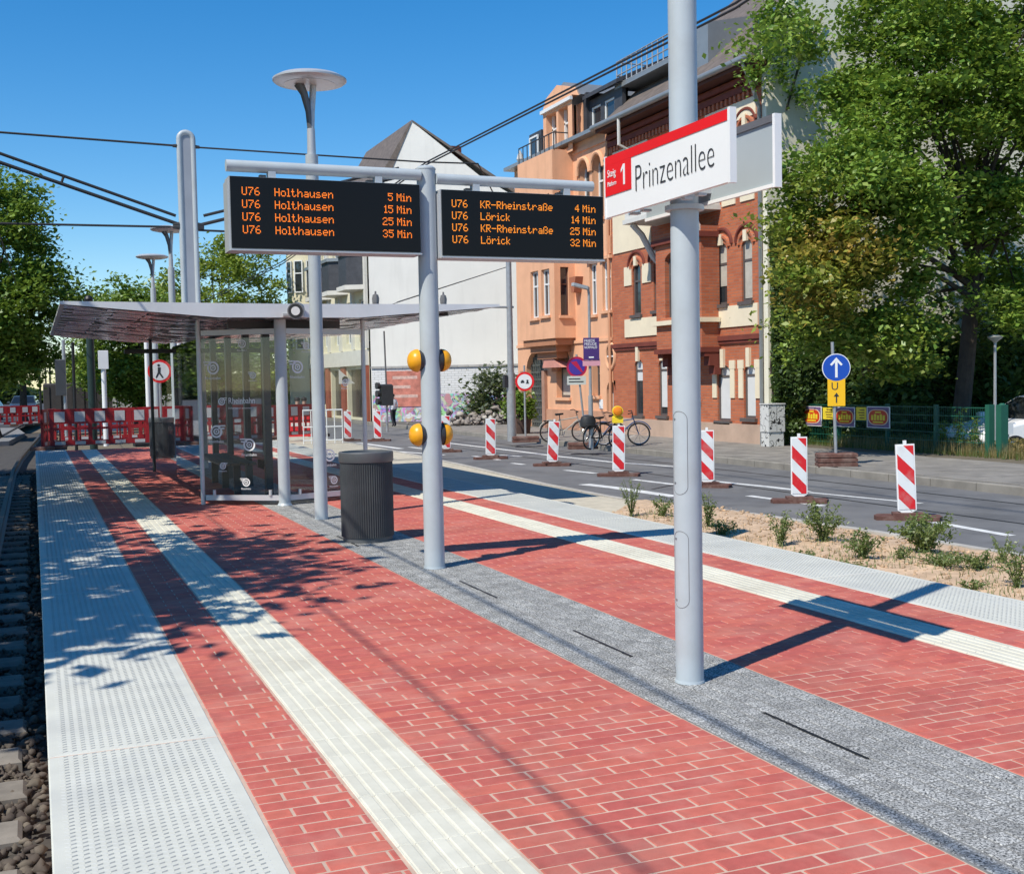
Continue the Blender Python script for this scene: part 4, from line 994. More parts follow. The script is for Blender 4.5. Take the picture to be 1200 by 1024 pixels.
a_, zt_ = simple_post('white_box_post', 'white post with a white box on top behind barriers', 123, 40, 432, .08, white_paint)
MB().cham(-.15, -.1, zt_ - .01, .15, .1, zt_ + .58, .01).build('white_box', white_paint, a_, local=True, smooth=False)
a_, zt_ = simple_post('signal_post', 'slim post with dark grey tram signal box beside the tracks', 77, 44, 400, .06, galv)
MB().cham(-.30, -.15, 1.65, .04, .1, 2.9, .03).build('signal_box', PM('signal_grey', (.06, .065, .07), .5, var=.1), a_, local=True, smooth=False)
for k, (px_, Y, yt) in enumerate(((48, 70, 425), (60, 80, 430), (55, 95, 425))): simple_post('far_post', ('thin dark post far off along the tracks, leftmost', 'thin dark post far off along the tracks, rightmost', 'thin dark post far off along the tracks, middle')[k], px_, Y, yt, .06, black)
q = Vector((aY(190, 520, 31.5).x, 31.5, 0))
a_ = thing('pedestrian_ban_sign', 'round no-pedestrians sign with red ring behind the lamp post', 'sign', q)
zc = aY(190, 435, 31.5).z
MB().cyl((0, .03, 0), (0, .03, zc + .3), .03, n=12).build('post', galv, a_, local=True)
disc(a_, .30, zc, sign_red, 0, 'red_ring'); disc(a_, .235, zc, white_paint, -.005, 'sign_face')
MB().cyl((-.02, -.0075, zc + .15), (-.02, -.0055, zc + .15), .035, n=12).prism([(-.05, -.0075, zc + .1), (.03, -.0075, zc + .1), (.02, -.0075, zc - .04), (.1, -.0075, zc - .17), (.06, -.0075, zc - .18), (-.015, -.0075, zc - .07), (-.08, -.0075, zc - .18), (-.11, -.0075, zc - .16), (-.05, -.0075, zc - .03)], (0, .002, 0)).build('walking_figure', ink, a_, local=True, smooth=False)
for k, px_ in enumerate((212, 174)):
    simple_post('far_white_post', ('white post behind the shelter right of the no-pedestrians sign', 'white post behind the shelter left of the no-pedestrians sign')[k], px_, 38 + k * 3, 380, .075, white_paint)

# ---- bicycles
tyre = PM('tyre', (.015, .015, .015), .8, var=.1); chrome = PM('chrome', (.5, .5, .5), .25, .9, var=.05)
def torus(mb, c, R, r, n=28, k=6, m=0):
    mb.tube([(c[0] + R * math.cos(2 * math.pi * i / n), c[1], c[2] + R * math.sin(2 * math.pi * i / n)) for i in range(n + 1)], r, k, m, False)
def make_bike(label, loc, rz, fcol, lean=.12):
    b_ = thing('bicycle', label, 'bicycle', loc, rz, 'parked bicycles'); b_.rotation_euler = (lean, 0, rz); b_.scale = (.84, .84, .84)
    for x in (-.53, .53):
        mb = MB(); torus(mb, (x, 0, .35), .33, .02); w_ = mb.build('wheel', tyre, b_, local=True)
        mb = MB(); torus(mb, (x, 0, .35), .305, .01, 24, 4)
        for i in range(9): a = 2 * math.pi * i / 9; mb.cyl((x, 0, .35), (x + .3 * math.cos(a), 0, .35 + .3 * math.sin(a)), .004, n=4)
        mb.build('rim_and_spokes', chrome, w_, local=True)
    fm = PM('bike_' + fcol[0], fcol[1], .4, var=.05); mb = MB()
    for a, b in (((-.53, 0, .35), (-.12, 0, .32)), ((-.12, 0, .32), (-.22, 0, .80)), ((-.12, 0, .32), (.38, 0, .70)), ((-.2, 0, .72), (.36, 0, .80)), ((-.53, 0, .35), (-.21, 0, .75)), ((.53, 0, .35), (.36, 0, .86))): mb.cyl(a, b, .018, n=8)
    mb.build('frame', fm, b_, local=True)
    MB().tube([(.36, 0, .86), (.34, 0, 1.0), (.32, -.26, 1.02), (.22, -.3, 1.0)], .014, 8).tube([(.34, 0, 1.0), (.32, .26, 1.02), (.22, .3, 1.0)], .014, 8).build('handlebar', tyre, b_, local=True)
    MB().prism([(-.36, -.08, .88), (-.36, .08, .88), (-.1, .025, .90), (-.1, -.025, .90)], (0, 0, .05)).cyl((-.215, 0, .78), (-.23, 0, .89), .014, n=8).build('saddle', tyre, b_, local=True, smooth=False)
    mb = MB(); mb.box(-.75, -.06, .70, -.35, .06, .72); mb.cyl((-.62, 0, .35), (-.62, 0, .7), .01, n=6); mb.build('rack', tyre, b_, local=True, smooth=False)
    mb = MB(); torus(mb, (-.12, .03, .32), .09, .012, 16, 5); mb.cyl((-.12, .06, .32), (-.05, .06, .18), .012, n=6); mb.cyl((-.12, -.06, .32), (-.19, -.06, .46), .012, n=6); mb.build('crank', chrome, b_, local=True)
    mb = MB(); 
    for x in (-.53, .53): mb.tube([(x + .38 * math.cos(a), 0, .35 + .38 * math.sin(a)) for a in [math.radians(20 + 14 * i) for i in range(11)]], .02, 5)
    mb.build('mudguards', fm, b_, local=True)
    return b_
g1 = gp(663, 518, Z_WALK); g2 = gp(707, 526, Z_WALK); g3 = gp(728, 522, Z_WALK)
make_bike('light bicycle with blue bag leaning behind the leaning no-stopping post', g1, -.15, ('pale', (.4, .38, .33)))
b2 = make_bike('black bicycle with dark bags parked beside the street lamp', g2, .35, ('black', (.02, .02, .022)))
make_bike('third bicycle partly hidden behind the striped delineator with yellow light', g3, -.5, ('blue', (.06, .10, .2)))
bag = tag(MB().lathe([(.10, 0), (.19, .05), (.21, .2), (.17, .33), (.08, .38)], tuple(g1 + Vector((.55, -.25, .35))), 14, sy=.7).build('blue_bag', PM('bag_blue', (.06, .33, .62), .5, var=.15, vs=9)), 'light blue bag hanging on the pale bicycle', 'bag')
bag = tag(MB().lathe([(.10, 0), (.19, .06), (.20, .2), (.16, .3), (.06, .34)], tuple(g2 + Vector((-.45, -.1, .5))), 14, sy=.8).build('black_bag', PM('bag_black', (.02, .022, .024), .6, var=.2, vs=9)), 'bulky black bag on the black bicycle by the lamp', 'bag')

# ---- cars
def make_car(label, loc, rz, col, name='parked_car'):
    c = thing(name, label, 'car', loc, rz); cm_ = PM('carpaint_' + col[0], col[1], .22, var=.02)
    side = [(-2.05, .30), (-2.08, .55), (-1.98, .74), (-1.15, .92), (-.95, .95), (1.75, .98), (2.0, .90), (2.06, .5), (2.0, .28)]
    w = .88; mb = MB(); vs = []; secs = [(-w + .02, .94), (-w, 1.0), (w, 1.0), (w - .02, .94)]
    mb.prism([(x, -w, z) for x, z in side], (0, 2 * w, 0)); body = mb.build('body', cm_, c, local=True, smooth=True, ang=30)
    bm_ = body.modifiers.new('b', 'BEVEL'); bm_.width = .09; bm_.segments = 4; bm_.limit_method = 'ANGLE'; bm_.angle_limit = .5
    top = [(-.98, .93), (-.22, 1.40), (.1, 1.46), (1.1, 1.45), (1.75, 1.02), (1.8, .96)]
    vs = [(x, s_ * (w - .03 - max(0, z - .95) * .36), z) for s_ in (-1, 1) for x, z in top]; n = len(top)
    MB().add(vs, [(i, i + 1, n + i + 1, n + i) for i in range(n - 1)] + [tuple(range(n - 1, -1, -1)), tuple(range(n, 2 * n))]).build('roof', cm_, c, local=True)
    gm = PM('car_glass', (.012, .014, .016), .08, var=0, spec=.8)
    def q3(pts, nm, m): return MB().add(pts, [tuple(range(len(pts)))]).build(nm, m, c, local=True, smooth=False)
    def P(x, z, s_, e=.006): return (x, s_ * (w - .03 - max(0, z - .95) * .36 + e), z)
    for s_ in (-1, 1):
        q3([P(-.78, .98, s_), P(-.16, 1.37, s_), P(.32, 1.40, s_), P(.36, .99, s_)][::s_], 'side_window', gm); q3([P(.44, .99, s_), P(.40, 1.40, s_), P(1.05, 1.39, s_), P(1.5, 1.02, s_)][::s_], 'side_window', gm)
        MB().cham(-1.0, s_ * (w + .1) - .07, .95, -.82, s_ * (w + .1) + .07, 1.07, .03).build('mirror', cm_, c, local=True, smooth=False)
        MB().box(.25, s_ * w - .012, .80, .40, s_ * w + .022, .825).build('door_handle', cm_, c, local=True, smooth=False)
        MB().box(.40, s_ * w - .01, .34, .408, s_ * w + .0025, .93).build('door_gap', black, c, local=True, smooth=False)
        MB().cham(-2.09, s_ * .62 - .17, .58, -1.9, s_ * .62 + .17, .73, .03).build('headlight', PM('headlight', (.6, .62, .64), .1, .3, var=.05), c, local=True, smooth=False)
        for x in (-1.3, 1.3):
            wh = MB().cyl((x, s_ * (w - .2), .31), (x, s_ * (w + .012), .31), .31, .31, 28).build('wheel', tyre, c, local=True)
            MB().cyl((x, s_ * (w + .012), .31), (x, s_ * (w + .022), .31), .21, .18, 20).build('rim', chrome, wh, local=True)
    zf = lambda z: w - .10 - max(0, z - .95) * .36
    q3([(-.955, -zf(.95), .965), (-.255, -zf(1.38), 1.395), (-.255, zf(1.38), 1.395), (-.955, zf(.95), .965)][::-1], 'windscreen', gm)
    MB().box(-2.10, -.5, .36, -2.06, .5, .52).build('grille', black, c, local=True, smooth=False); MB().box(-2.115, -.26, .40, -2.10, .26, .50).build('number_plate', white_paint, c, local=True, smooth=False)
    return c
wc = gp(1150, 533, -.12)
make_car('white parked car behind the green fence at the right edge', Vector((20.62, 19.5, -.4)), math.radians(-12), ('white', (.78, .79, .80)))
make_car('white van-like car far off at the left edge beyond barriers', Vector((-3.0, 82, -.36)), math.radians(80), ('white', (0, 0, 0)))
make_car('dark car far off beyond the tracks next to white car', Vector((-.6, 92, -.36)), math.radians(85), ('dark', (.05, .06, .07)))
# information stake beside the white car
q = Vector((aY(1182, 520, 18.8).x, 18.8, Z_WALK)); a_ = thing('notice_stake', 'small white notice on a stake before the white car', 'sign', q)
MB().cyl((0, 0, 0), (0, 0, .45), .012, n=6).build('stake', galv, a_, local=True); MB().box(-.12, -.03, .38, .1, -.02, .62).build('plate', white_paint, a_, local=True, smooth=False)
# planter
q = gp(610, 508, Z_WALK); a_ = thing('planter', 'brown wooden planter tub beside the arched gate', 'planter', q)
MB().lathe([(.30, 0), (.36, .5), (.38, .52), (.33, .53), (.30, .45)], n=16).build('tub', PM('tub_brown', (.07, .04, .03), .8, var=.2), a_, local=True); planter_q = q

# ---- people (continuous skinned figures)
def skin_person(label, loc, rz, joints, edges, mats, hair):
    """joints: name->(pos, radius)"""
    p_ = thing('person', label, 'person', loc, rz)
    keys = list(joints); me = bpy.data.meshes.new('body'); me.from_pydata([joints[k][0] for k in keys], [(keys.index(a), keys.index(b)) for a, b in edges], [])
    for mm in mats: me.materials.append(mm)
    ob = bpy.data.objects.new('body', me); COL.objects.link(ob); ob.parent = p_
    sk = ob.modifiers.new('s', 'SKIN'); 
    for k_, v_ in zip(keys, me.skin_vertices[0].data): r_ = joints[k_][1]; v_.radius = (r_, r_); v_.use_root = (k_ == 'pelvis')
    sk.use_smooth_shade = True
    sb = ob.modifiers.new('d', 'SUBSURF'); sb.levels = 2; sb.render_levels = 2
    hp = joints['head'][0]; MB().lathe([(.03, -.02), (.10, .0), (.108, .06), (.09, .115), (.03, .14)], (hp[0], hp[1] + .015, hp[2] + .0), 14).build('hair', hair, p_, local=True)
    return p_
m, t, p, o = nodes('figure_cloth'); fig = m
tc = N(t, 'ShaderNodeTexCoord').outputs['Object']; sz = N(t, 'ShaderNodeSeparateXYZ'); L(t, tc, sz.inputs[0])
c1 = mix(t, mth(t, 'GREATER_THAN', sz.outputs[2], .92), (.02, .022, .03), (.72, .73, .76)); c1 = mix(t, mth(t, 'GREATER_THAN', sz.outputs[2], 1.46), c1, (.42, .26, .19)); c1 = mix(t, mth(t, 'LESS_THAN', sz.outputs[2], .08), c1, (.03, .03, .03))
L(t, c1, p.inputs['Base Color']); p.inputs['Roughness'].default_value = .8
skin_m = PM('skin', (.42, .26, .19), .6, var=.05); hair_m = PM('hair_dark', (.02, .014, .01), .6, var=.1)
J_ = {'pelvis': ((0, 0, .95), .14), 'belly': ((0, 0, 1.12), .14), 'chest': ((0, -.01, 1.34), .16), 'neck': ((0, 0, 1.48), .06), 'head': ((0, -.01, 1.62), .10), 'crown': ((0, 0, 1.72), .07),
      'hipL': ((-.09, 0, .9), .10), 'kneeL': ((-.10, -.06, .5), .07), 'ankL': ((-.10, .06, .09), .05), 'toeL': ((-.11, -.10, .04), .045), 'hipR': ((.09, 0, .9), .10), 'kneeR': ((.10, .02, .5), .07), 'ankR': ((.10, .16, .12), .05), 'toeR': ((.11, .05, .04), .045),
      'shL': ((-.2, 0, 1.40), .07), 'elL': ((-.25, .05, 1.13), .052), 'wrL': ((-.24, -.06, .92), .038), 'haL': ((-.23, -.09, .84), .04), 'shR': ((.2, 0, 1.40), .07), 'elR': ((.25, .05, 1.13), .052), 'wrR': ((.24, -.1, .94), .038), 'haR': ((.23, -.15, .87), .04)}
E_ = [('pelvis', 'belly'), ('belly', 'chest'), ('chest', 'neck'), ('neck', 'head'), ('head', 'crown'), ('pelvis', 'hipL'), ('hipL', 'kneeL'), ('kneeL', 'ankL'), ('ankL', 'toeL'), ('pelvis', 'hipR'), ('hipR', 'kneeR'), ('kneeR', 'ankR'), ('ankR', 'toeR'),
      ('chest', 'shL'), ('shL', 'elL'), ('elL', 'wrL'), ('wrL', 'haL'), ('chest', 'shR'), ('shR', 'elR'), ('elR', 'wrR'), ('wrR', 'haR')]
q = gp(461, 500, Z_WALK)
skin_person('small person in white shirt and dark trousers walking on the far pavement', q, math.pi + .3, J_, E_, [fig], hair_m).scale = (.72, .72, .72)
m, t, p, o = nodes('figure_dark'); fig2 = m
tc = N(t, 'ShaderNodeTexCoord').outputs['Object']; sz = N(t, 'ShaderNodeSeparateXYZ'); L(t, tc, sz.inputs[0])
L(t, mix(t, mth(t, 'GREATER_THAN', sz.outputs[2], 1.08), (.02, .022, .028), (.42, .26, .19)), p.inputs['Base Color']); p.inputs['Roughness'].default_value = .8
JS = {k: ((v_[0][0], v_[0][1], v_[0][2] - .42), v_[1]) for k, v_ in J_.items()}
for s_, sd_ in (('L', -1), ('R', 1)): JS['knee' + s_] = ((.12 * sd_, -.42, .50), .07); JS['ank' + s_] = ((.12 * sd_, -.45, .10), .05); JS['toe' + s_] = ((.12 * sd_, -.6, .04), .045); JS['wr' + s_] = ((.16 * sd_, -.25, .62), .038); JS['ha' + s_] = ((.14 * sd_, -.34, .58), .04)
for k, (px_, lb) in enumerate(((349, 'person in dark clothes sitting behind the red banner, left-hand one'), (357, 'person in grey top sitting behind the red banner, right-hand one'))):
    Yp = 44.0; q = Vector((aY(px_, 490, Yp).x, Yp, -.25)); sp = skin_person(lb, q, .4, JS, E_, [fig2], hair_m)
    st = tag(MB().box(q.x - .25, q.y - .2, -.25, q.x + .25, q.y + .25, .12).build('seat_block', concrete, smooth=False), ('low concrete block seat under the left sitting person', 'low concrete block seat under the right sitting person')[k], 'seat')
# ============================================================ BUILDINGS
Zv = Vector((0, 0, 1))
glass_w = PM('window_glass', (.03, .035, .04), .06, var=0, spec=.9)
curtain = PM('curtain', (.45, .42, .36), .8, var=.15, vs=6)
blind = PM('roller_blind', (.62, .63, .62), .7, var=.05)
wframe = PM('window_frame_white', (.70, .71, .70), .5, var=.04)
wdark = PM('window_frame_dark', (.10, .085, .08), .6, var=.1)
class Face:
    def __init__(s, o, u, n): s.o = Vector(o); s.u = Vector(u); s.n = Vector(n)
    def P(s, a, z, d=0.0): return s.o + s.u * a + s.n * d + Zv * z
    def box(s, mb, a0, a1, z0, z1, d0, d1, m=0):
        c = [s.P(a, z, d) for d in (d0, d1) for z in (z0, z1) for a in (a0, a1)]
        return mb.add(c, [(0, 1, 3, 2), (4, 6, 7, 5), (0, 4, 5, 1), (2, 3, 7, 6), (0, 2, 6, 4), (1, 5, 7, 3)], m)
def arch_pts(a0, a1, z1, rise, n=10):
    c = (a0 + a1) / 2; h = (a1 - a0) / 2
    return [(c - h * math.cos(math.pi * i / n), z1 - rise + rise * math.sin(math.pi * i / n)) for i in range(n + 1)]
def wall(F_, a0, a1, z0, z1, ops, depth=.2, mb=None, m=0):
    mb = mb or MB()
    As = sorted(set([a0, a1] + [v for o in ops for v in (o[0], o[1])])); Zs = sorted(set([z0, z1] + [v for o in ops for v in (o[2], o[3])]))
    for i in range(len(As) - 1):
        for j in range(len(Zs) - 1):
            ca, cz = (As[i] + As[i + 1]) / 2, (Zs[j] + Zs[j + 1]) / 2
            if not (a0 < ca < a1 and z0 < cz < z1) or any(o[0] < ca < o[1] and o[2] < cz < o[3] for o in ops): continue
            mb.add([F_.P(As[i], Zs[j]), F_.P(As[i + 1], Zs[j]), F_.P(As[i + 1], Zs[j + 1]), F_.P(As[i], Zs[j + 1])], [(0, 1, 2, 3)], m)
    for o in ops:
        b0, b1, y0, y1 = o[:4]; rise = o[4] if len(o) > 4 else 0
        loop = [(b0, y0), (b1, y0)] + ([(b1, y1), (b0, y1)] if not rise else arch_pts(b0, b1, y1, rise)[::-1])
        for (p, q), (r, s) in zip(loop, loop[1:] + loop[:1]):
            mb.add([F_.P(p, q), F_.P(r, s), F_.P(r, s, -depth), F_.P(p, q, -depth)], [(0, 1, 2, 3)], m)
        if rise:
            ar = arch_pts(b0, b1, y1, rise); h = len(ar) // 2
            for k in range(h): mb.add([F_.P(b0, y1), F_.P(*ar[k]), F_.P(*ar[k + 1])], [(0, 1, 2)], m)
            for k in range(h, len(ar) - 1): mb.add([F_.P(b1, y1), F_.P(*ar[k]), F_.P(*ar[k + 1])], [(0, 1, 2)], m)
    return mb
def window(par, F_, a0, a1, z0, z1, fm=None, depth=.15, mull=1, trans=.68, fill=None, sill=None, name='window'):
    fm = fm or wframe; mb = MB(); t = min(.06, (a1 - a0) * .12)
    F_.box(mb, a0, a0 + t, z0, z1, -depth, -depth + .05); F_.box(mb, a1 - t, a1, z0, z1, -depth, -depth + .05)
    F_.box(mb, a0 + t, a1 - t, z0, z0 + t, -depth, -depth + .048); F_.box(mb, a0 + t, a1 - t, z1 - t, z1, -depth, -depth + .048)
    if mull: c = (a0 + a1) / 2; F_.box(mb, c - t * .45, c + t * .45, z0 + t, z1 - t, -depth, -depth + .044)
    if trans: zt_ = z0 + (z1 - z0) * trans; F_.box(mb, a0 + t, a1 - t, zt_ - t * .5, zt_ + t * .5, -depth, -depth + .046)
    w_ = mb.build(name, fm, par, smooth=False)
    MB().add([F_.P(a0, z0, -depth + .012), F_.P(a1, z0, -depth + .012), F_.P(a1, z1, -depth + .012), F_.P(a0, z1, -depth + .012)], [(0, 1, 2, 3)]).build('pane', glass_w, w_, smooth=False)
    if fill:
        z_ = z0 + (z1 - z0) * fill[1]; b = MB(); F_.box(b, a0 + t, a1 - t, z_, z1 - t, -depth + .014, -depth + .03); b.build('blind', fill[0], w_, smooth=False)
    if sill is not None: b = MB(); F_.box(b, a0 - .08, a1 + .08, z0 - .09, z0, -.02, .09); b.build('sill', sill, w_, smooth=False)
    return w_
def FR(F_, x0, y0, x1, y1):
    """pixel rectangle on a face of constant X -> (a0,a1,z0,z1) with a = Y"""
    X = F_.o.x; ym = (y0 + y1) / 2; xm = (x0 + x1) / 2
    return (aX(x1, ym, X).y, aX(x0, ym, X).y, aX(xm, y1, X).z, aX(xm, y0, X).z)
XF = 16.7
FF = Face((XF, 0, 0), (0, 1, 0), (-1, 0, 0))
# ---------------- orange house
stucco = PM('orange_stucco', (.74, .40, .235), .85, var=.06, vs=1.5, bump=.1, bs=40, dirt=(.58, .30, .17), dirts=.8, dirta=.35, streak=.35)
st_dk = PM('stucco_base', (.50, .27, .17), .85, var=.12, vs=2)
slate = PM('slate', (.045, .047, .055), .55, var=.25, vs=5, bump=.4, bs=9)
tiles_b = PM('roof_tiles', (.13, .105, .09), .75, var=.3, vs=4, bump=.5, bs=10)
zinc = PM('zinc', (.27, .29, .30), .4, .4, var=.08)
OY0, OY1, OZ = 32.6, 40.3, 9.25
oh = thing('orange_house', 'orange stucco town house with oriel bay and gabled loggia', 'house', (XF, 36.5, Z_WALK))
rects = {}
w1 = FR(FF, 691, 309, 699, 369); w2 = FR(FF, 706, 306, 716, 364)
gate = FR(FF, 617, 412, 638, 512); gw1 = FR(FF, 652, 408, 668, 466); gw2 = FR(FF, 694, 420, 703, 464); oval = FR(FF, 711, 403, 721, 432); door = FR(FF, 711, 446, 721.5, 503)
aw1 = FR(FF, 678, 187, 691, 262); aw2 = FR(FF, 694, 180, 707, 256)
ops = [w1, w2, (*gate, (gate[1] - gate[0]) / 2), (*gw1, .55), gw2, (*door, .4), (*aw1, .45), (*aw2, .45)]
ovc = ((oval[0] + oval[1]) / 2, (oval[2] + oval[3]) / 2)
wall(FF, OY0, OY1, Z_WALK, OZ, ops, .3).build('wall', stucco, oh, smooth=False)
MB().box(XF + .31, OY0, Z_WALK, XF + 9, OY0 + .15, OZ).box(XF + .31, OY1 - .15, Z_WALK, XF + 9, OY1, OZ).build('party_wall', stucco, oh, smooth=False)
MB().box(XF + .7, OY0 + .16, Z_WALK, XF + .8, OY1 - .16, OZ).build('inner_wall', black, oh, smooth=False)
for w_ in (w1, w2): window(oh, FF, *w_, sill=stucco)
window(oh, FF, *gw1, wdark, .25, 0, .6, (curtain, .05), stucco); window(oh, FF, *gw2, wdark, .25, 0, .6, None, stucco)
window(oh, FF, *aw1, wframe, .28, 0, .6, None, stucco); window(oh, FF, *aw2, wframe, .28, 0, .6, None, stucco)
window(oh, FF, *door, PM('door_grey', (.36, .38, .40), .5, var=.05), .28, 1, .7, (PM('door_grey', (0, 0, 0)), -.0), None, 'door')
# oval window standing proud with rim
mb = MB(); n = 28; a_, b_ = (oval[1] - oval[0]) / 2, (oval[3] - oval[2]) / 2
mb.tube([FF.P(ovc[0] + a_ * math.cos(2 * math.pi * i / n), ovc[1] + b_ * math.sin(2 * math.pi * i / n), .01) for i in range(n + 1)], .06, 8, 0, False); ow = mb.build('oval_window', stucco, oh)
MB().prism([FF.P(ovc[0] + a_ * math.cos(2 * math.pi * i / n), ovc[1] + b_ * math.sin(2 * math.pi * i / n), .006) for i in range(n)], (-.004, 0, 0)).build('pane', glass_w, ow, smooth=False)
b = MB(); FF.box(b, ovc[0] - .025, ovc[0] + .025, ovc[1] - b_, ovc[1] + b_, .011, .02); FF.box(b, ovc[0] - a_, ovc[0] + a_, ovc[1] - .025, ovc[1] + .025, .011, .021); b.build('mullion', wframe, ow, smooth=False)
# gate: iron lattice
g_ = MB(); gm = PM('gate_iron', (.10, .11, .10), .5, var=.4, vs=12)
for k in range(9): a = gate[0] + (gate[1] - gate[0]) * (k + .5) / 9; FF.box(g_, a - .02, a + .02, gate[2], gate[3] - .1, -.2, -.17)
for k in range(12): z = gate[2] + (gate[3] - gate[2]) * k / 12; FF.box(g_, gate[0], gate[1], z, z + .05, -.205, -.175)
gt = g_.build('gate', gm, oh, smooth=False); b = MB(); FF.box(b, gate[0], gate[1], gate[2], gate[3], -.26, -.24); b.build('gate_infill', PM('gate_paint', (.16, .17, .15), .6, var=.9, vs=7), gt, smooth=False)
b = MB(); FF.box(b, OY0, gate[0] - .25, Z_WALK, .55, 0, .06); FF.box(b, gate[1] + .2, OY1, Z_WALK, .55, 0, .06); b.build('plinth', st_dk, oh, smooth=False)
for a0_ in (gate[0] - .28, gate[1] + .04): b = MB(); FF.box(b, a0_, a0_ + .24, Z_WALK, 1.9, 0, .12); b.build('gate_pier', PM('sandstone_pier', (.36, .20, .14), .85, var=.15), oh, smooth=False)
for zz, hh in ((2.75, .10), (OZ - .35, .12)): b = MB(); FF.box(b, OY0, OY1, zz, zz + hh, 0, .05); b.build('band', stucco, oh, smooth=False)
for w_ in (w1, w2):
    b = MB(); FF.box(b, w_[0] - .12, w_[1] + .12, w_[3] + .06, w_[3] + .16, 0, .1)
    for s_ in (w_[0] - .05, w_[1] - .07): FF.box(b, s_, s_ + .12, w_[3] + .2, w_[3] + .75, 0, .06)
    b.build('window_hood', stucco, oh, smooth=False)
for c in ((w1[0] + w1[1]) / 2 + .95,): MB().prism([FF.P(c - .25, 4.9, 0), FF.P(c + .25, 4.9, 0), FF.P(c + .1, 4.4, 0), FF.P(c - .1, 4.4, 0)], (-.28, 0, 0)).build('corbel', PM('corbel_red', (.36, .13, .07), .8, var=.1), oh, smooth=False)
for w_ in (aw1, aw2):
    ap = arch_pts(w_[0] - .04, w_[1] + .04, w_[3] + .04, .5); MB().tube([FF.P(a, z, .02) for a, z in ap], .07, 8).build('arch_moulding', stucco, oh)
# oriel bay
XB = 15.95; FB = Face((XB, 0, 0), (0, 1, 0), (-1, 0, 0))
bya = 35.25; byb = aX(609, 330, XB).y
zb0, zb1 = aX(630, 398, XB).z, aX(640, 178, XB).z
bw = [FR(FB, 622, 318, 631, 373), FR(FB, 634.5, 315.5, 644, 370)]
bw2 = [FR(FB, 622, 232, 631, 285), FR(FB, 634.5, 228, 644, 282)]
bay = wall(FB, bya, byb, zb0, zb1, bw + bw2, .18)
FS = Face((0, bya, 0), (1, 0, 0), (0, -1, 0)); sw = (XB + .22, XB + .52, bw[0][2], bw[0][3]); sw2 = (XB + .22, XB + .52, bw2[0][2], bw2[0][3])
wall(FS, XB, XF + .0, zb0, zb1, [sw, sw2], .18, bay); bay.box(XB + .001, byb - .1, zb0, XF, byb, zb1); bay.box(XB + .001, bya + .001, zb0 - .0, XF, byb - .001, zb0 + .1); bay.box(XB + .001, bya + .001, zb1 - .1, XF, byb - .001, zb1 - .001)
bo = bay.build('oriel_bay', stucco, oh, smooth=False)
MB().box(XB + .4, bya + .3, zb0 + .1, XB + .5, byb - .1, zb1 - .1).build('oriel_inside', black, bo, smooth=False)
for w_ in bw + bw2: window(oh, FB, *w_, sill=stucco)
for s_ in (sw, sw2): window(oh, FS, *s_, PM('frame_brown', (.14, .06, .04), .6, var=.1), .12, 0, .65, None, stucco)
mb = MB()
for k in range(5): mb.box(XB + .06 + k * .14, bya + .1 + k * .28, zb0 - .22 * (k + 1), XF - .001, byb - .1 - k * .28, zb0 - .22 * k - .001)
mb.build('oriel_corbel', PM('corbel_orange', (.42, .19, .10), .85, var=.1), oh, smooth=False)
# terrace rail on the bay
mb = MB()
for f in range(9): mb.cyl((XB + .06, bya + (byb - bya) * f / 8, zb1), (XB + .06, bya + (byb - bya) * f / 8, zb1 + .55), .018, n=6)
mb.cyl((XB + .06, bya, zb1 + .55), (XB + .06, byb, zb1 + .55), .022, n=6); mb.cyl((XB + .06, bya, zb1 + .55), (XF, bya, zb1 + .55), .022, n=6); mb.build('terrace_rail', dark_metal, oh)
# gabled loggia above
gl_a, gl_b = aX(671, 170, 16.5).y, aX(637, 170, 16.5).y
FG = Face((16.5, 0, 0), (0, 1, 0), (-1, 0, 0))
gz0, gz1, gza = zb1 - .1, aX(650, 122, 16.5).z, aX(656, 98, 16.5).z
o1 = (gl_a + .32, (gl_a + gl_b) / 2 - .08, gz0 + .15, gz1 - .25); o2 = ((gl_a + gl_b) / 2 + .08, gl_b - .25, gz0 + .15, gz1 - .25)
mb = wall(FG, gl_a, gl_b, gz0, gz1, [o1, o2], .35); gc = (gl_a + gl_b) / 2
prof = [(gl_a, gz1), (gl_a + .25, gz1 + (gza - gz1) * .55), (gc - .35, gza - .1), (gc, gza), (gc + .35, gza - .1), (gl_b - .25, gz1 + (gza - gz1) * .55), (gl_b, gz1)]
mb.prism([FG.P(a, z + .001) for a, z in prof], (.3, 0, 0)); lg = mb.build('loggia_gable', stucco, oh, smooth=False)
MB().box(16.9, gl_a + .05, gz0, 17.0, gl_b - .05, gz1 - .2).build('loggia_back', stucco, lg, smooth=False)
MB().prism([(16.75, a, z + .12) for a, z in prof] + [(16.75, gl_b + .15, gz1), (16.75, gl_a - .15, gz1)], (3.2, 0, 0)).build('gable_roof', zinc, lg, smooth=False)
MB().box(16.9, gl_a - .25, gz0 - .1, 19.5, gl_a - .02, gz1 + .05).build('slate_cheek', slate, lg, smooth=False)
for o_ in (o1, o2):
    b = MB(); FG.box(b, o_[0], o_[0] + .07, o_[2], o_[3], -.3, -.22); FG.box(b, o_[1] - .07, o_[1], o_[2], o_[3], -.3, -.22); FG.box(b, o_[0], o_[1], o_[3] - .5, o_[3] - .44, -.3, -.22); b.build('loggia_frame', wframe, lg, smooth=False)
b = MB(); FG.box(b, gl_a - .05, gl_b + .05, gz1 - .16, gz1 - .05, 0, .1); b.build('loggia_cornice', wframe, lg, smooth=False)
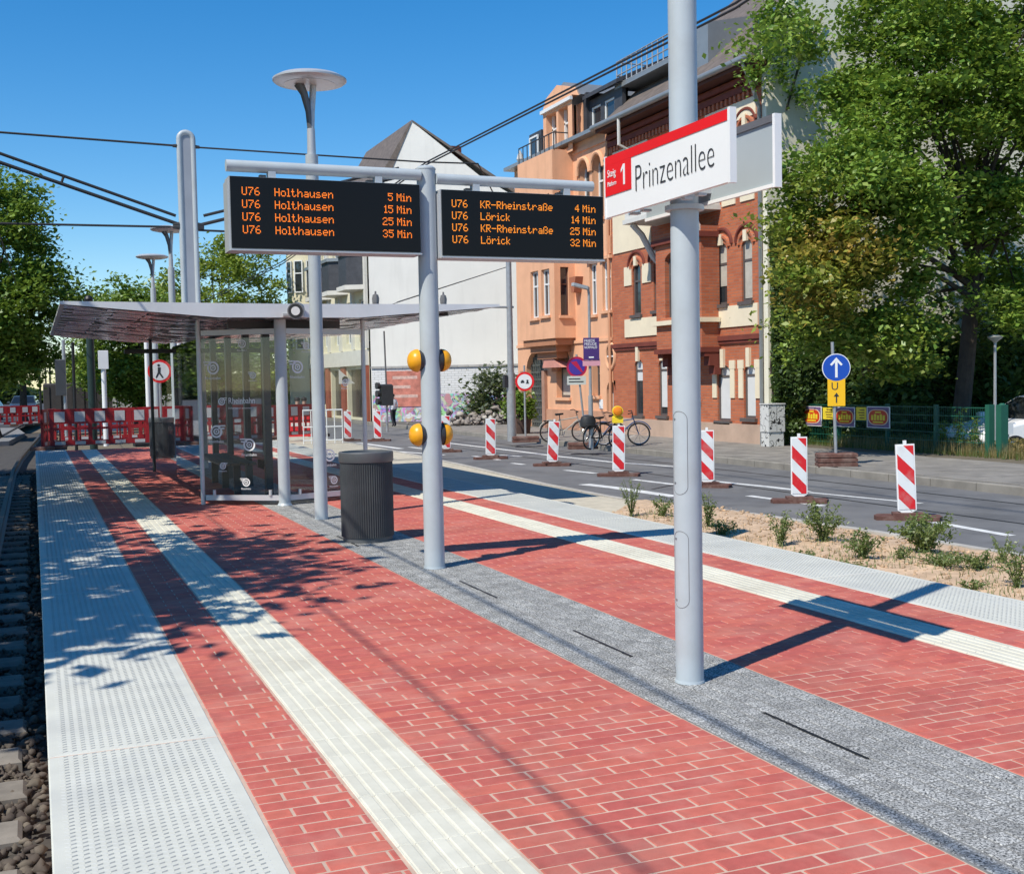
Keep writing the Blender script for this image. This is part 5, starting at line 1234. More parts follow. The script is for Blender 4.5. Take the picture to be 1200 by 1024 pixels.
# mansard with dormer windows right of the gable
FD = Face((17.0, 0, 0), (0, 1, 0), (-1, 0, 0))
d1, d2 = FR(FD, 693, 124, 704, 155), FR(FD, 708, 116, 720, 148)
dz0, dz1 = OZ, max(d2[3], d1[3]) + .25
mb = wall(FD, OY0 - .3, gl_a - .26, dz0, dz1, [d1, d2], .12); mb.box(17.01, OY0 - .3, dz0, 17.2, OY0 - .22, dz1); dm = mb.build('slate_dormer', slate, oh, smooth=False)
for d_ in (d1, d2): window(oh, FD, *d_, wframe, .08, 0, 0)
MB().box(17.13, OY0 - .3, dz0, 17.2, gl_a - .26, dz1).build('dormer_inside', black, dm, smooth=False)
MB().prism([(16.75, OY0 - .4, dz1 + .0), (16.75, gl_a - .26, dz1), (19.8, gl_a - .26, dz1 + 1.4), (19.8, OY0 - .4, dz1 + 1.4)], (0, 0, .12)).build('dormer_roof', slate, oh, smooth=False)
FD2 = Face((17.0, 0, 0), (0, 1, 0), (-1, 0, 0)); d3 = FR(FD2, 623, 160, 633, 184)
MB().box(17.0, d3[0] - .12, OZ, 19, d3[1] + .2, d3[3] + .15).build('slate_dormer', slate, oh, smooth=False); window(oh, FD2, *d3, wframe, -.05, 0, 0)
b = MB(); FF.box(b, OY0, OY1 + .2, OZ, OZ + .12, -.3, .35); b.build('gutter', zinc, oh, smooth=False)
MB().prism([(16.9, OY0, OZ + .1), (19.5, OY0, 11.6), (22.5, OY0, 12.8), (26, OY0, 9)], (0, OY1 - OY0, 0)).build('roof', tiles_b, oh, smooth=False)
fn = aX(607, 182, 16.8); MB().lathe([(.1, 0), (.06, .15), (.14, .3), (.10, .45), (.02, .62)], (16.9, OY1 - .1, OZ + .12), 12).build('finial', PM('finial', (.5, .48, .45), .7, var=.1), oh)
MB().cyl((XF - .06, OY0 + .08, Z_WALK), (XF - .06, OY0 + .08, OZ), .05, n=10).build('downpipe', PM('pipe_orange', (.55, .27, .15), .6, var=.05), oh)
MB().box(XF - .02, aX(707, 480, XF).y, aX(707, 479, XF).z, XF - .001, aX(703, 480, XF).y, aX(707, 468, XF).z).build('notice', white_paint, oh, smooth=False)
MB().prism([FF.P(gw1[0] - .15, gw1[3] - .65, .02), FF.P(gw1[1] + .35, gw1[3] - .65, .02), FF.P(gw1[1] + .05, gw1[3] - .1, .02)], (-.35, 0, 0)).build('awning', PM('awning_pink', (.55, .25, .20), .8, var=.1), oh, smooth=False)

# ---------------- brick house
m, t, p, o = nodes('red_facade_brick'); fb = m
ps = N(t, 'ShaderNodeNewGeometry').outputs['Position']; sx = N(t, 'ShaderNodeSeparateXYZ'); L(t, ps, sx.inputs[0]); cb = N(t, 'ShaderNodeCombineXYZ'); L(t, mth(t, 'ADD', sx.outputs[1], sx.outputs[0]), cb.inputs[0]); L(t, sx.outputs[2], cb.inputs[1])
bk = N(t, 'ShaderNodeTexBrick'); L(t, cb.outputs[0], bk.inputs['Vector']); bk.inputs['Scale'].default_value = 1.0; bk.inputs['Brick Width'].default_value = .24; bk.inputs['Row Height'].default_value = .075; bk.inputs['Mortar Size'].default_value = .008
bk.inputs['Color1'].default_value = (.52, .15, .06, 1); bk.inputs['Color2'].default_value = (.40, .105, .042, 1); bk.inputs['Mortar'].default_value = (.30, .17, .12, 1)
L(t, mix(t, mapr(t, noise(t, .9, 6), .4, .75, 0, .45), bk.outputs[0], (.30, .08, .045)), p.inputs['Base Color']); p.inputs['Roughness'].default_value = .85
bb = N(t, 'ShaderNodeBump'); bb.inputs['Strength'].default_value = .5; bb.inputs['Distance'].default_value = .01; L(t, mth(t, 'SUBTRACT', 1.0, bk.outputs['Fac']), bb.inputs['Height']); L(t, bb.outputs[0], p.inputs['Normal'])
dk_brick = PM('dark_brick', (.16, .035, .022), .85, var=.2, vs=3)
cream = PM('cream_render', (.74, .65, .48), .85, var=.06, vs=2)
stone = PM('plinth_stone', (.46, .33, .25), .9, var=.15, vs=1.5, dirt=(.3, .22, .17))
BY0, BY1, BZ = 24.45, 32.58, 9.2
bh = thing('brick_house', 'red brick town house with cream panels and arched windows', 'house', (XF, 28.5, Z_WALK))
FH = Face((XF, 0, 0), (0, 1, 0), (-1, 0, 0))
up_r = [FR(FH, 839.6, 285, 852, 357), FR(FH, 869, 279.5, 881.5, 353)]; gr_r = [FR(FH, 841, 428, 856, 493), FR(FH, 872, 427, 885.5, 490)]
up_l = [FR(FH, 741.5, 309, 751, 369), FR(FH, 766, 303, 773, 364)]; gr_l = [FR(FH, 744, 421, 753.5, 487), FR(FH, 772, 420, 782, 487)]
gr_c = [(27.5, 28.4, .9, 2.4)]
top = [(w_[0], w_[1], w_[2] + 3.0, min(w_[3] + 2.85, 7.9)) for w_ in up_r + up_l]
A_ = lambda w_, r: (*w_, r)
ops = [A_(w_, .22) for w_ in up_r + gr_r + up_l + gr_l] + [A_(w_, .3) for w_ in top] + [A_(w_, .3) for w_ in gr_c]
wall(FH, BY0, BY1, Z_WALK, BZ, ops, .14).build('wall', fb, bh, smooth=False)
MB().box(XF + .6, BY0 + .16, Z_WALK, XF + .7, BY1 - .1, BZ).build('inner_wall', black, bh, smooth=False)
for k, w_ in enumerate(up_r): window(bh, FH, *w_, wdark, .10, 0, .66, (curtain, .05 if k else .3), wdark)
for w_ in up_l: window(bh, FH, *w_, wdark, .10, 0, .66, None, wdark)
for w_ in gr_r: window(bh, FH, *w_, wdark, .10, 0, .8, (blind, .02), wdark)
for k, w_ in enumerate(gr_l): window(bh, FH, *w_, wdark, .10, 0, .8, (blind, .62 if k == 0 else .15), wdark)
for w_ in gr_c: window(bh, FH, *w_, wdark, .10, 0, .7, (curtain, .3), wdark)
for w_ in top: window(bh, FH, *w_, wdark, .10, 0, .66, (curtain, .5), wdark)
for w_ in up_r + up_l + top + gr_r + gr_l:
    b = MB(); c = (w_[0] + w_[1]) / 2; tall = w_ in gr_r + gr_l
    FH.box(b, c - .075, c + .075, w_[3] - .06, w_[3] + (.42 if tall else .22), .0, .07); b.build('keystone', cream, bh, smooth=False)
for w_ in up_r + up_l + top:
    ap = arch_pts(w_[0] - .24, w_[1] + .24, w_[3] + .36, .42, 12); MB().tube([FH.P(a, z, .01) for a, z in ap], .05, 6).build('brick_arch', dk_brick, bh)
    ap = arch_pts(w_[0] - .1, w_[1] + .1, w_[3] + .16, .28, 12); MB().tube([FH.P(a, z, .0) for a, z in ap], .06, 6).build('brick_arch', fb, bh)
for w_ in gr_r:
    for s_, a in ((0, w_[0] - .22), (1, w_[1] + .02)):
        b = MB(); FH.box(b, a, a + .2, w_[3] - .85, w_[3] + .12, 0, .03); FH.box(b, a - .03, a + .23, w_[3] - .1, w_[3] + .121, .0, .034); b.build('cream_quoin', cream, bh, smooth=False)
def panel(px_): 
    r_ = FR(FH, *px_); b = MB(); FH.box(b, *r_, 0, .035); o_ = b.build('cream_panel', cream, bh, smooth=False); return r_
pL_ = panel((733, 372.5, 773, 394)); pR_ = panel((832, 358, 889, 383))
r_ = FR(FH, 731.5, 252, 768, 310)
for a0_, a1_ in ((up_l[0][1] + .05, r_[1]), (up_l[1][1] + .12, up_l[0][0] - .12)):
    b = MB(); FH.box(b, a0_, a1_, up_l[0][2] + .9, up_l[0][3] - .05, 0, .03); b.build('cream_panel', cream, bh, smooth=False)
b = MB(); FH.box(b, up_l[1][1] + .1, BY1 - .15, up_l[0][3] + .42, 6.55, 0, .03); b.build('cream_panel', cream, bh, smooth=False)
for k in range(3): b = MB(); FH.box(b, BY0 + .35 + k * .85, BY0 + .35 + k * .85 + .62, 5.95, 6.45, 0, .03); b.build('frieze_panel', cream, bh, smooth=False)
for a0_, a1_ in ((BY0 + .25, BY0 + 2.6), (30.2, BY1 - .2)):
    b = MB(); FH.box(b, a0_, a1_, 8.0, 8.45, 0, .03); b.build('frieze_panel', cream, bh, smooth=False)
a = BY0 + .25
while a < BY1 - .1: b = MB(); FH.box(b, a, a + .09, 8.46, 8.62, 0, .09); b.build('dentil', fb, bh, smooth=False); a += .2
zb_ = pR_[2] - .22
for z0_, z1_, d_ in ((zb_ - .12, zb_, .08), (zb_ - .2, zb_ - .121, .05), (8.63, 8.78, .10), (8.85, 8.98, .14)):
    b = MB(); FH.box(b, BY0, BY1, z0_, z1_, 0, d_); b.build('string_course', dk_brick, bh, smooth=False)
b = MB(); FH.box(b, BY0, BY1, Z_WALK, .36, 0, .09); b.build('plinth', stone, bh, smooth=False)
# central bay with white balcony box
XC = 16.15; FC = Face((XC, 0, 0), (0, 1, 0), (-1, 0, 0)); ca, cb_ = aX(822, 350, 16.15).y, aX(769, 350, 16.15).y
mb = wall(FC, ca, cb_, 2.35, 5.5, [(ca + .5, cb_ - .5, 3.2, 5.0, .25)], .2); mb.box(XC + .001, ca, 2.35, XF, ca + .15, 5.5); mb.box(XC + .001, cb_ - .15, 2.35, XF, cb_, 5.5); mb.box(XC + .001, ca + .151, 2.35, XF, cb_ - .151, 2.5)
ob_ = mb.build('bay', fb, bh, smooth=False); window(bh, FC, ca + .5, cb_ - .5, 3.2, 5.0, wdark, .18, 1, .66)
for z, h_, e in ((3.0, .12, .12), (5.2, .14, .1), (2.22, .13, .06)): b = MB(); FC.box(b, ca - e, cb_ + e, z, z + h_, -.5, e); b.build('bay_ledge', cream if z == 3.0 else dk_brick, bh, smooth=False)
wt = PM('balcony_white', (.60, .59, .55), .7, var=.06)
mb = MB(); mb.box(XC - .55, ca - .1, 5.9, XF, cb_ + .9, 6.02); mb.box(XC - .5, ca - .05, 6.03, XC - .42, cb_ + .85, 6.95); mb.box(XC - .415, ca - .05, 6.03, XF, ca + .03, 6.95); mb.box(XC - .415, cb_ + .77, 6.03, XF, cb_ + .85, 6.95); bal = mb.build('balcony', wt, bh, smooth=False)
b = MB(); FW_ = Face((XC - .5, 0, 0), (0, 1, 0), (-1, 0, 0)); FW_.box(b, ca + .1, cb_ + .6, 6.15, 6.85, .001, .02); b.build('balcony_glass', PM('balc_glass', (.30, .36, .40), .15, var=.05), bal, smooth=False)
for a in (ca + .1, cb_ + .6): MB().tube([(XC - .4, a, 5.88), (XC - .1, a, 5.6), (XC + .25, a, 5.0), (XC + .5, a, 4.75)], .09, 8).build('balcony_bracket', wt, bh)
for a in (ca + .1, cb_ - .1):
    mb = MB()
    for k in range(3): mb.box(XC + .05 + k * .15, a - .14, 2.35 - .24 * (k + 1), XF, a + .14, 2.35 - .24 * k - .001)
    mb.build('bay_corbel', dk_brick, bh, smooth=False)
# roof
mb = MB().prism([(16.2, BY0 + .0, BZ), (21.8, BY0 + .0, 14.1), (27.4, BY0 + .0, 9.2)], (0, BY1 - BY0 - .05, 0)); rf = mb.build('roof', tiles_b, bh, smooth=False)
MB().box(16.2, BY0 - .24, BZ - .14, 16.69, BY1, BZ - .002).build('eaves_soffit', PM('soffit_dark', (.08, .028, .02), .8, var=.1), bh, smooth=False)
MB().cyl((16.13, BY0 - .3, BZ + .02), (16.13, BY1 + .1, BZ + .02), .085, n=12).build('gutter', zinc, bh)
MB().tube([(16.13, BY0 + .0, BZ - .05), (16.4, BY0 - .02, 8.6), (16.62, BY0 + .02, 8.1), (16.64, BY0 + .04, Z_WALK)], .05, 8).build('downpipe', zinc, bh)
MB().tube([(16.13, 30.9, BZ - .02), (16.13, 30.9, 8.4), (16.6, 30.9, 8.2), (16.62, 30.9, 6.6)], .05, 8).build('downpipe', wt, bh)
dY = aX(830, 80, 17.1).y; dzt = aX(822, 30, 17.1).z
rz_ = lambda x: BZ + (x - 16.2) * .875
MB().prism([(17.1, dY, rz_(17.1) - .1), (17.1, dY, dzt), (16.2 + (dzt - BZ + .35) / .875, dY, dzt + .35), (16.2 + (dzt - BZ) / .875, dY, dzt - .2)], (0, aX(800, 60, 17.1).y - dY, 0)).build('metal_dormer', zinc, rf, smooth=False)
for y_ in (25.2, 26.0):
    for x_ in (17.6, 18.9):
        z_ = BZ + (x_ - 16.2) * .875; MB().prism([(x_, y_ - .25, z_ + .06), (x_ + .7, y_ - .25, z_ + .06 + .61), (x_ + .7, y_ + .25, z_ + .67), (x_, y_ + .25, z_ + .06)], (-.05, 0, .06)).build('skylight', PM('skylight', (.12, .14, .16), .15, .2, var=.05), rf, smooth=False)
MB().box(19.6, 24.7, 11.6, 20.6, 25.6, 14.6).build('chimney', dk_brick, rf, smooth=False)
DZ = aX(722, 106, 17.0).z; RH = aX(722, 74, 17.0).z
mb = MB()
for k in range(13): y_ = 28.8 + k * .32; mb.cyl((17.0, y_, DZ + .1), (17.0, y_, RH), .022, n=6)
for z in (DZ + .15, (DZ + RH) / 2, RH): mb.cyl((17.0, 28.8, z), (17.0, 32.64, z), .022, n=6); mb.cyl((17.0, 32.64, z), (18.5, 32.64, z), .022, n=6)
mb.build('roof_rail', galv, rf)
MB().box(16.95, 28.7, DZ, 19, 32.7, DZ + .12).build('roof_deck', zinc, rf, smooth=False)
fwm = PM('firewall_cream', (.74, .71, .58), .9, var=.08, vs=.8, bump=.15, bs=20, dirt=(.6, .57, .46), dirts=.5, dirta=.5, streak=.4)
MB().prism([(XF - .02, BY0 - .2, Z_WALK), (27.5, BY0 - .2, Z_WALK), (27.6, BY0 - .2, 10.6), (23.2, BY0 - .2, 15.6), (20.6, BY0 - .2, 14.6), (XF - .02, BY0 - .2, 9.9)], (0, .19, 0)).build('gable_wall', fwm, bh, smooth=False)

# ---------------- white gable building with cream street front
GY = 50.0; GX = 13.75
wh = PM('white_gable_render', (.76, .75, .70), .9, var=.04, vs=.7, dirt=(.7, .68, .63), dirts=.25, dirta=.4, streak=.22)
cream2 = PM('cream_front', (.66, .61, .44), .85, var=.06, vs=1)
wg = thing('gable_house', 'large house with blank white gable wall and cream bay front', 'house', (GX, GY, Z_WALK))
GA = math.radians(24); FGb = Face((GX, GY, 0), (math.cos(GA), -math.sin(GA), 0), (-math.sin(GA), -math.cos(GA), 0))
def aF(px_, py_, F_, off=0.0):
    d = ray(px_, py_); o_ = F_.o + F_.n * off; c = Vector((0, 0, H)); t_ = (o_ - c).dot(F_.n) / d.dot(F_.n); p_ = c + d * t_; return Vector(((p_ - o_).dot(F_.u), 0, p_.z))
g1_, g2_, g3_ = aF(483, 143, FGb), aF(452, 197, FGb), aF(562, 206, FGb)
MB().prism([FGb.P(a, z) for a, z in ((0, Z_WALK), (9, Z_WALK), (9, g3_.z - (9 - g3_.x) * .62), (g3_.x, g3_.z), (g1_.x, g1_.z), (g2_.x, g2_.z), (0, g2_.z - 1.6))], -FGb.n * .25).build('gable_wall', wh, wg, smooth=False)
MB().prism([FGb.P(a, z, .03) for a, z in ((-.25, g2_.z - 1.7), (g2_.x - .02, g2_.z + .04), (g1_.x - .01, g1_.z + .08), (g1_.x - .01, g1_.z), (g2_.x + .3, g2_.z - .02), (-.1, g2_.z - 1.78))], (0, 7.5, 0)).build('roof', tiles_b, wg, smooth=False)
MB().prism([FGb.P(a, z, .03) for a, z in ((g1_.x, g1_.z + .08), (g3_.x + 5, g3_.z - 3.1 + .06), (g3_.x + 5, g3_.z - 3.3), (g1_.x, g1_.z))], -FGb.n * 11).build('roof', tiles_b, wg, smooth=False)
_c = FGb.P(aF(530, 172, FGb).x, 0, -1.0); MB().box(_c.x - .25, _c.y - .25, 9.8, _c.x + .25, _c.y + .25, aF(530, 170, FGb).z + .1).build('chimney', dk_brick, wg, smooth=False)
FC2 = Face((GX, 0, 0), (0, 1, 0), (-1, 0, 0)); gy1 = GY + 12.6; ops = []
for k in range(5):
    a = GY + .9 + k * 2.35
    for z in (3.4, 6.4): ops.append((a, a + .95, z, z + 1.9))
shop = [(GY + .9, GY + 4.2, Z_WALK + .1, 2.2), (GY + 5.4, GY + 7.4, Z_WALK + .1, 2.2), (GY + 8.6, GY + 11.5, .5, 2.2)]
wall(FC2, GY + .26, gy1, Z_WALK, g2_.z - 1.6, ops + shop, .25).build('street_front', cream2, wg, smooth=False)
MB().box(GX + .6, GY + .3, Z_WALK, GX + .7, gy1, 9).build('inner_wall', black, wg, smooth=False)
for w_ in ops: window(wg, FC2, *w_, wframe, .18, 1, .66)
rb = PM('shop_pier', (.28, .075, .04), .7, var=.2, vs=3)
for a in (GY + .3, GY + 4.35, GY + 7.55, GY + 11.7): b = MB(); FC2.box(b, a, a + .7, Z_WALK, 2.35, .001, .12); b.build('shop_pier', rb, wg, smooth=False)
for s_ in shop: b = MB(); FC2.box(b, s_[0], s_[1], s_[2], s_[3], -.24, -.2); o_ = b.build('shopfront', PM('shop_dark', (.035, .03, .03), .25, var=.6, vs=3), wg, smooth=False)
b = MB(); FC2.box(b, GY + .3, gy1, 2.36, 3.05, .001, .16); b.build('fascia_board', PM('fascia_white', (.62, .60, .54), .6, var=.08), wg, smooth=False)
b = MB(); FC2.box(b, GY + .26, gy1, g2_.z - 1.95, g2_.z - 1.6, 0, .3); b.build('cornice', cream2, wg, smooth=False)
for k in range(3):
    a = GY + .5 + k * 3.3; oz = 5.9
    ob2 = MB().prism([(GX - .002, a, oz), (GX - .75, a + .5, oz), (GX - .75, a + 1.9, oz), (GX - .002, a + 2.4, oz)], (0, 0, 1.35)).build('slate_bay', slate, wg, smooth=False)
    MB().prism([(GX - .003, a - .1, oz + 1.351), (GX - .85, a + .45, oz + 1.351), (GX - .85, a + 1.95, oz + 1.351), (GX - .003, a + 2.5, oz + 1.351)], (0, 0, .15)).build('bay_cap', zinc, ob2, smooth=False)
    MB().prism([(GX - .003, a - .1, oz - .2), (GX - .85, a + .45, oz - .2), (GX - .85, a + 1.95, oz - .2), (GX - .003, a + 2.5, oz - .2)], (0, 0, .199)).build('bay_foot', PM('fascia_white', (0, 0, 0)), ob2, smooth=False)
for k in range(6): b = MB(); FC2.box(b, GY + .5 + k * 2.35 - .25, GY + .5 + k * 2.35 + .05, 3.1, 8.6, .001, .12); b.build('pilaster', PM('fascia_white', (0, 0, 0)), wg, smooth=False)
tw = MB().lathe([(1.15, Z_WALK), (1.15, 8.5), (1.35, 8.7), (1.35, 8.9), (1.0, 9.8), (.7, 10.8), (.45, 11.2), (.02, 11.5)], (GX + .2, gy1 + .3, 0), 20).build('corner_turret', cream2, wg)
for k in range(3):
    for z in (3.4, 6.4):
        th = math.radians(200 + k * 32); Ft = Face((GX + .2 + 1.15 * math.cos(th), gy1 + .3 + 1.15 * math.sin(th), 0), (-math.sin(th), math.cos(th), 0), (math.cos(th), math.sin(th), 0)); window(wg, Ft, -.25, .25, z, z + 1.7, wframe, -.02, 0, .6)
# projecting shop signs
sg_ = thing('hanging_shop_sign', 'pale triangular hanging sign on the cream shop front', 'sign', (GX - .5, GY + 2.2, 1.75)); MB().prism([(GX - .9, GY + 2.2, 1.55), (GX - .16, GY + 2.2, 1.55), (GX - .9, GY + 2.2, 2.2)], (0, .04, 0)).build('plate', PM('fascia_white', (0, 0, 0)), sg_, smooth=False); MB().cyl((GX - .9, GY + 2.22, 2.25), (GX - .12, GY + 2.22, 2.25), .02, n=6).build('bracket', black, sg_)
MB().cyl((GX - .62, GY + 2.194, 1.75), (GX - .62, GY + 2.1985, 1.75), .14, n=16).build('emblem', black, sg_)

# ---------------- graffiti wall in front of the gable
m, t, p, o = nodes('graffiti_wall'); gw = m
ps = N(t, 'ShaderNodeNewGeometry').outputs['Position']; sx = N(t, 'ShaderNodeSeparateXYZ'); L(t, ps, sx.inputs[0])
cbv = N(t, 'ShaderNodeCombineXYZ'); L(t, mth(t, 'SUBTRACT', mth(t, 'MULTIPLY', sx.outputs[0], .913), mth(t, 'MULTIPLY', sx.outputs[1], .407)), cbv.inputs[0]); L(t, sx.outputs[2], cbv.inputs[1])
bk = N(t, 'ShaderNodeTexBrick'); L(t, cbv.outputs[0], bk.inputs['Vector']); bk.inputs['Scale'].default_value = 1; bk.inputs['Brick Width'].default_value = .3; bk.inputs['Row Height'].default_value = .1; bk.inputs['Mortar Size'].default_value = .008
bk.inputs['Color1'].default_value = (.76, .77, .77, 1); bk.inputs['Color2'].default_value = (.70, .71, .71, 1); bk.inputs['Mortar'].default_value = (.40, .40, .39, 1)
nz = N(t, 'ShaderNodeTexNoise'); nz.inputs['Scale'].default_value = 1.1; nz.inputs['Detail'].default_value = 2; L(t, ps, nz.inputs['Vector'])
vn = N(t, 'ShaderNodeTexVoronoi'); vn.inputs['Scale'].default_value = 1.5; L(t, nz.outputs['Color'], vn.inputs['Vector']); vn.inputs['Scale'].default_value = 14
hsv = N(t, 'ShaderNodeHueSaturation'); hsv.inputs['Saturation'].default_value = .75; hsv.inputs['Value'].default_value = .7; L(t, vn.outputs['Color'], hsv.inputs['Color'])
low = mth(t, 'MULTIPLY', mth(t, 'LESS_THAN', sx.outputs[2], 1.05), mth(t, 'GREATER_THAN', noise(t, .8, 3), .33))
L(t, mix(t, mth(t, 'MULTIPLY', low, .85), bk.outputs[0], hsv.outputs[0]), p.inputs['Base Color']); p.inputs['Roughness'].default_value = .9
FWl = Face(FGb.P(0, 0, 1.0), FGb.u, FGb.n); wl, wr_ = aF(437, 480, FWl).x, 8.5; WY = 0
gwl = thing('graffiti_wall', 'low white brick wall with colourful graffiti before the blank gable', 'wall', FWl.P((wl + wr_) / 2, Z_WALK))
zt_ = aF(540, 430, FWl).z
MB().prism([FWl.P(a, z) for a, z in ((wl, Z_WALK), (wr_, Z_WALK), (wr_, zt_), (wl, zt_))], -FWl.n * .35).build('masonry', gw, gwl, smooth=False)
mb = MB()
for k in range(18): FWl.box(mb, wl - .05 + k * (wr_ - wl + .1) / 18, wl - .05 + (k + 1) * (wr_ - wl + .1) / 18 - .01, zt_, zt_ + .09, -.4, .05)
mb.build('coping', PM('coping', (.42, .41, .39), .9, var=.15, rv=.1), gwl, smooth=False)
b0, b1 = aF(453, 435, FWl), aF(498, 476, FWl)
bnr = thing('wall_banner', 'faded red banner hung on the white graffiti wall', 'banner', FWl.P(b0.x, b1.z, .02))
b = MB(); FWl.box(b, b0.x, b1.x, b1.z, b0.z, .01, .025); b.build('cloth', PM('banner_faded', (.55, .20, .15), .8, var=.35, vs=3.5), bnr, smooth=False)
for k in range(3): b = MB(); FWl.box(b, b0.x + .25, b1.x - .3 - .3 * (k % 2), b0.z - .35 - k * .4, b0.z - .22 - k * .4, .0255, .028); b.build('faded_print', PM('print_pale', (.62, .42, .36), .8, var=.3, vs=9), bnr, smooth=False)
# ============================================================ VEGETATION
bark = PM('bark', (.055, .042, .032), .9, var=.3, vs=6, bump=.6, bs=25)
def rand_unit(n, r):
    v = r.normal(size=(n, 3)); return v / np.linalg.norm(v, axis=1, keepdims=True)
def leaf_quads(C, size, r, upb=.5, asp=.62, droop=0.0):
    n = len(C); nrm = rand_unit(n, r); nrm[:, 2] = np.abs(nrm[:, 2]) + upb; nrm /= np.linalg.norm(nrm, axis=1, keepdims=True)
    t = rand_unit(n, r); t -= nrm * (t * nrm).sum(1, keepdims=True); t /= np.linalg.norm(t, axis=1, keepdims=True); b = np.cross(nrm, t)
    s = size * r.uniform(.45, 1.35, (n, 1))
    v = np.stack([C - t * s, C - t * s * .1 + b * s * asp, C + t * s, C - t * s * .1 - b * s * asp], 1)
    v[:, 2] -= nrm * s * .12 * 1.0; v[:, 0] -= nrm * s * .12
    return v.reshape(-1, 3)
def crown_pts(ell, nclump, nleaf, r, csize, shell=.45, flat=.6, clip=None):
    """ell: list of (center, radii, weight)"""
    W_ = np.array([e[2] for e in ell], float); W_ /= W_.sum(); which = r.choice(len(ell), nclump, p=W_)
    cen = np.array([e[0] for e in ell], float)[which]; rad = np.array([e[1] for e in ell], float)[which]
    u = rand_unit(nclump, r); d = (shell + (1 - shell) * r.random((nclump, 1))) ** .6
    K = cen + u * d * rad
    if clip is not None: K = K[clip(K)]
    k = r.integers(0, len(K), nleaf); cs = csize * r.uniform(.5, 1.35, len(K))
    off = r.normal(size=(nleaf, 3)) * cs[k][:, None] * np.array([1, 1, flat])
    return K, K[k] + off, k
def make_tree(name, label, base, trunk_top, tr, ell, nclump, nleaf, lsize, csize, lm, seed, group=None, tint=None, shell=.45, flat=.6, limbs=40, clip=None, cat='tree'):
    r = np.random.default_rng(seed); T = thing(name, label, cat, base, 0, group)
    K, P, k = crown_pts(ell, nclump, nleaf, r, csize, shell, flat, clip)
    mb = MB(); b = Vector(base); tt = Vector(trunk_top)
    m1 = b.lerp(tt, .4) + Vector((r.uniform(-.1, .1), r.uniform(-.1, .1), 0))
    mb.tube([b, b + (m1 - b) * .15, m1, tt], [tr * 1.5, tr * 1.05, tr * .9, tr * .7], 10)
    idx = r.choice(len(K), min(limbs, len(K)), replace=False)
    for i in idx:
        q = Vector(K[i]); s0 = b.lerp(tt, r.uniform(.55, 1.0)); md = s0.lerp(q, .5) + Vector((r.uniform(-.3, .3), r.uniform(-.3, .3), r.uniform(0, .5)))
        rr = tr * r.uniform(.18, .42); mb.tube([s0, s0.lerp(md, .5), md, q], [rr, rr * .8, rr * .5, rr * .15], 6)
    mb.build('trunk', bark, T)
    tv = None
    if tint is not None: tv = np.clip(tint(K)[k] + r.normal(size=len(P)) * .12, 0, 1)
    npmesh('crown', leaf_quads(P, lsize, r), 4, [lm], T, tv)
    return T
leaf_a = leafm('leaf_maple', (.09, .19, .022), (.26, .40, .06), (.44, .27, .055))
leaf_b = leafm('leaf_lime', (.08, .155, .02), (.21, .32, .045))
leaf_c = leafm('leaf_plane', (.11, .18, .02), (.29, .36, .045))
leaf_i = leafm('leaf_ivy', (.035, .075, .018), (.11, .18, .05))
# --- big maple behind the fence
def q_(x, y, Y): return tuple(aY(x, y, Y))
tb = Vector((aY(1120, 520, 21.0).x, 21.0, -.62)); tt = aY(1150, 200, 20.6)
ell = [(q_(1105, 140, 20.5), (2.9, 2.0, 2.6), 2.6), (q_(1000, 250, 19.8), (2.0, 1.6, 1.6), 1.4), (q_(990, 340, 19.8), (1.9, 1.4, 1.4), 1.1), (q_(1150, 40, 20.5), (3.2, 2.2, 2.4), 2.2), (q_(935, 60, 20.5), (.9, .8, .6), .14), (q_(1190, 300, 20.3), (2.2, 1.8, 1.9), 1.1), (q_(1050, 400, 19.5), (1.1, .9, .7), .42)]
def tint_a(K):
    out = []
    for p_ in K:
        x, y, w_ = pj(p_); out.append(max(0, 1 - math.hypot((x - 975) / 85, (y - 290) / 100)) * 1.25 + (.3 if y > 300 else 0) * max(0, 1 - abs(x - 985) / 120))
    return np.array(out) * np.random.default_rng(5).uniform(.1, 1.1, len(K))
make_tree('maple_tree', 'large leafy maple overhanging the green fence at right', tb, tt, .20, ell, 340, 125000, .068, .31, leaf_a, 21, None, tint_a, .45, .5, 40)
# --- ivy and dark shrubs at the gable wall
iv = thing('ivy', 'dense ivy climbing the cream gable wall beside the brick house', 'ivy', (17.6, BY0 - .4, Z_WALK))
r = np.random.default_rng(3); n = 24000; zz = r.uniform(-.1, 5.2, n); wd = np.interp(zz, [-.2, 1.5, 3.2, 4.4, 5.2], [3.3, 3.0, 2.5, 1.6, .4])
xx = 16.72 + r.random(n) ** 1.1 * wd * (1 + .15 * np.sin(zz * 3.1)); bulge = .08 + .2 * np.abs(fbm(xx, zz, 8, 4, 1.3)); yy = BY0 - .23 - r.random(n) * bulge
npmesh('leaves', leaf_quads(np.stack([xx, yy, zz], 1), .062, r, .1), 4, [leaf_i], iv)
mb = MB()
for k in range(14): x = 16.9 + k * .22; mb.tube([(x, BY0 - .24, Z_WALK), (x + rng.uniform(-.2, .2), BY0 - .25, 1.8), (x + rng.uniform(-.4, .4), BY0 - .25, 3.8)], [.03, .02, .01], 5)
mb.build('stems', bark, iv)
iv2 = thing('ivy', 'loose green creeper hanging over the roof edge of brick house', 'ivy', (17.2, BY0 - .3, 9.4))
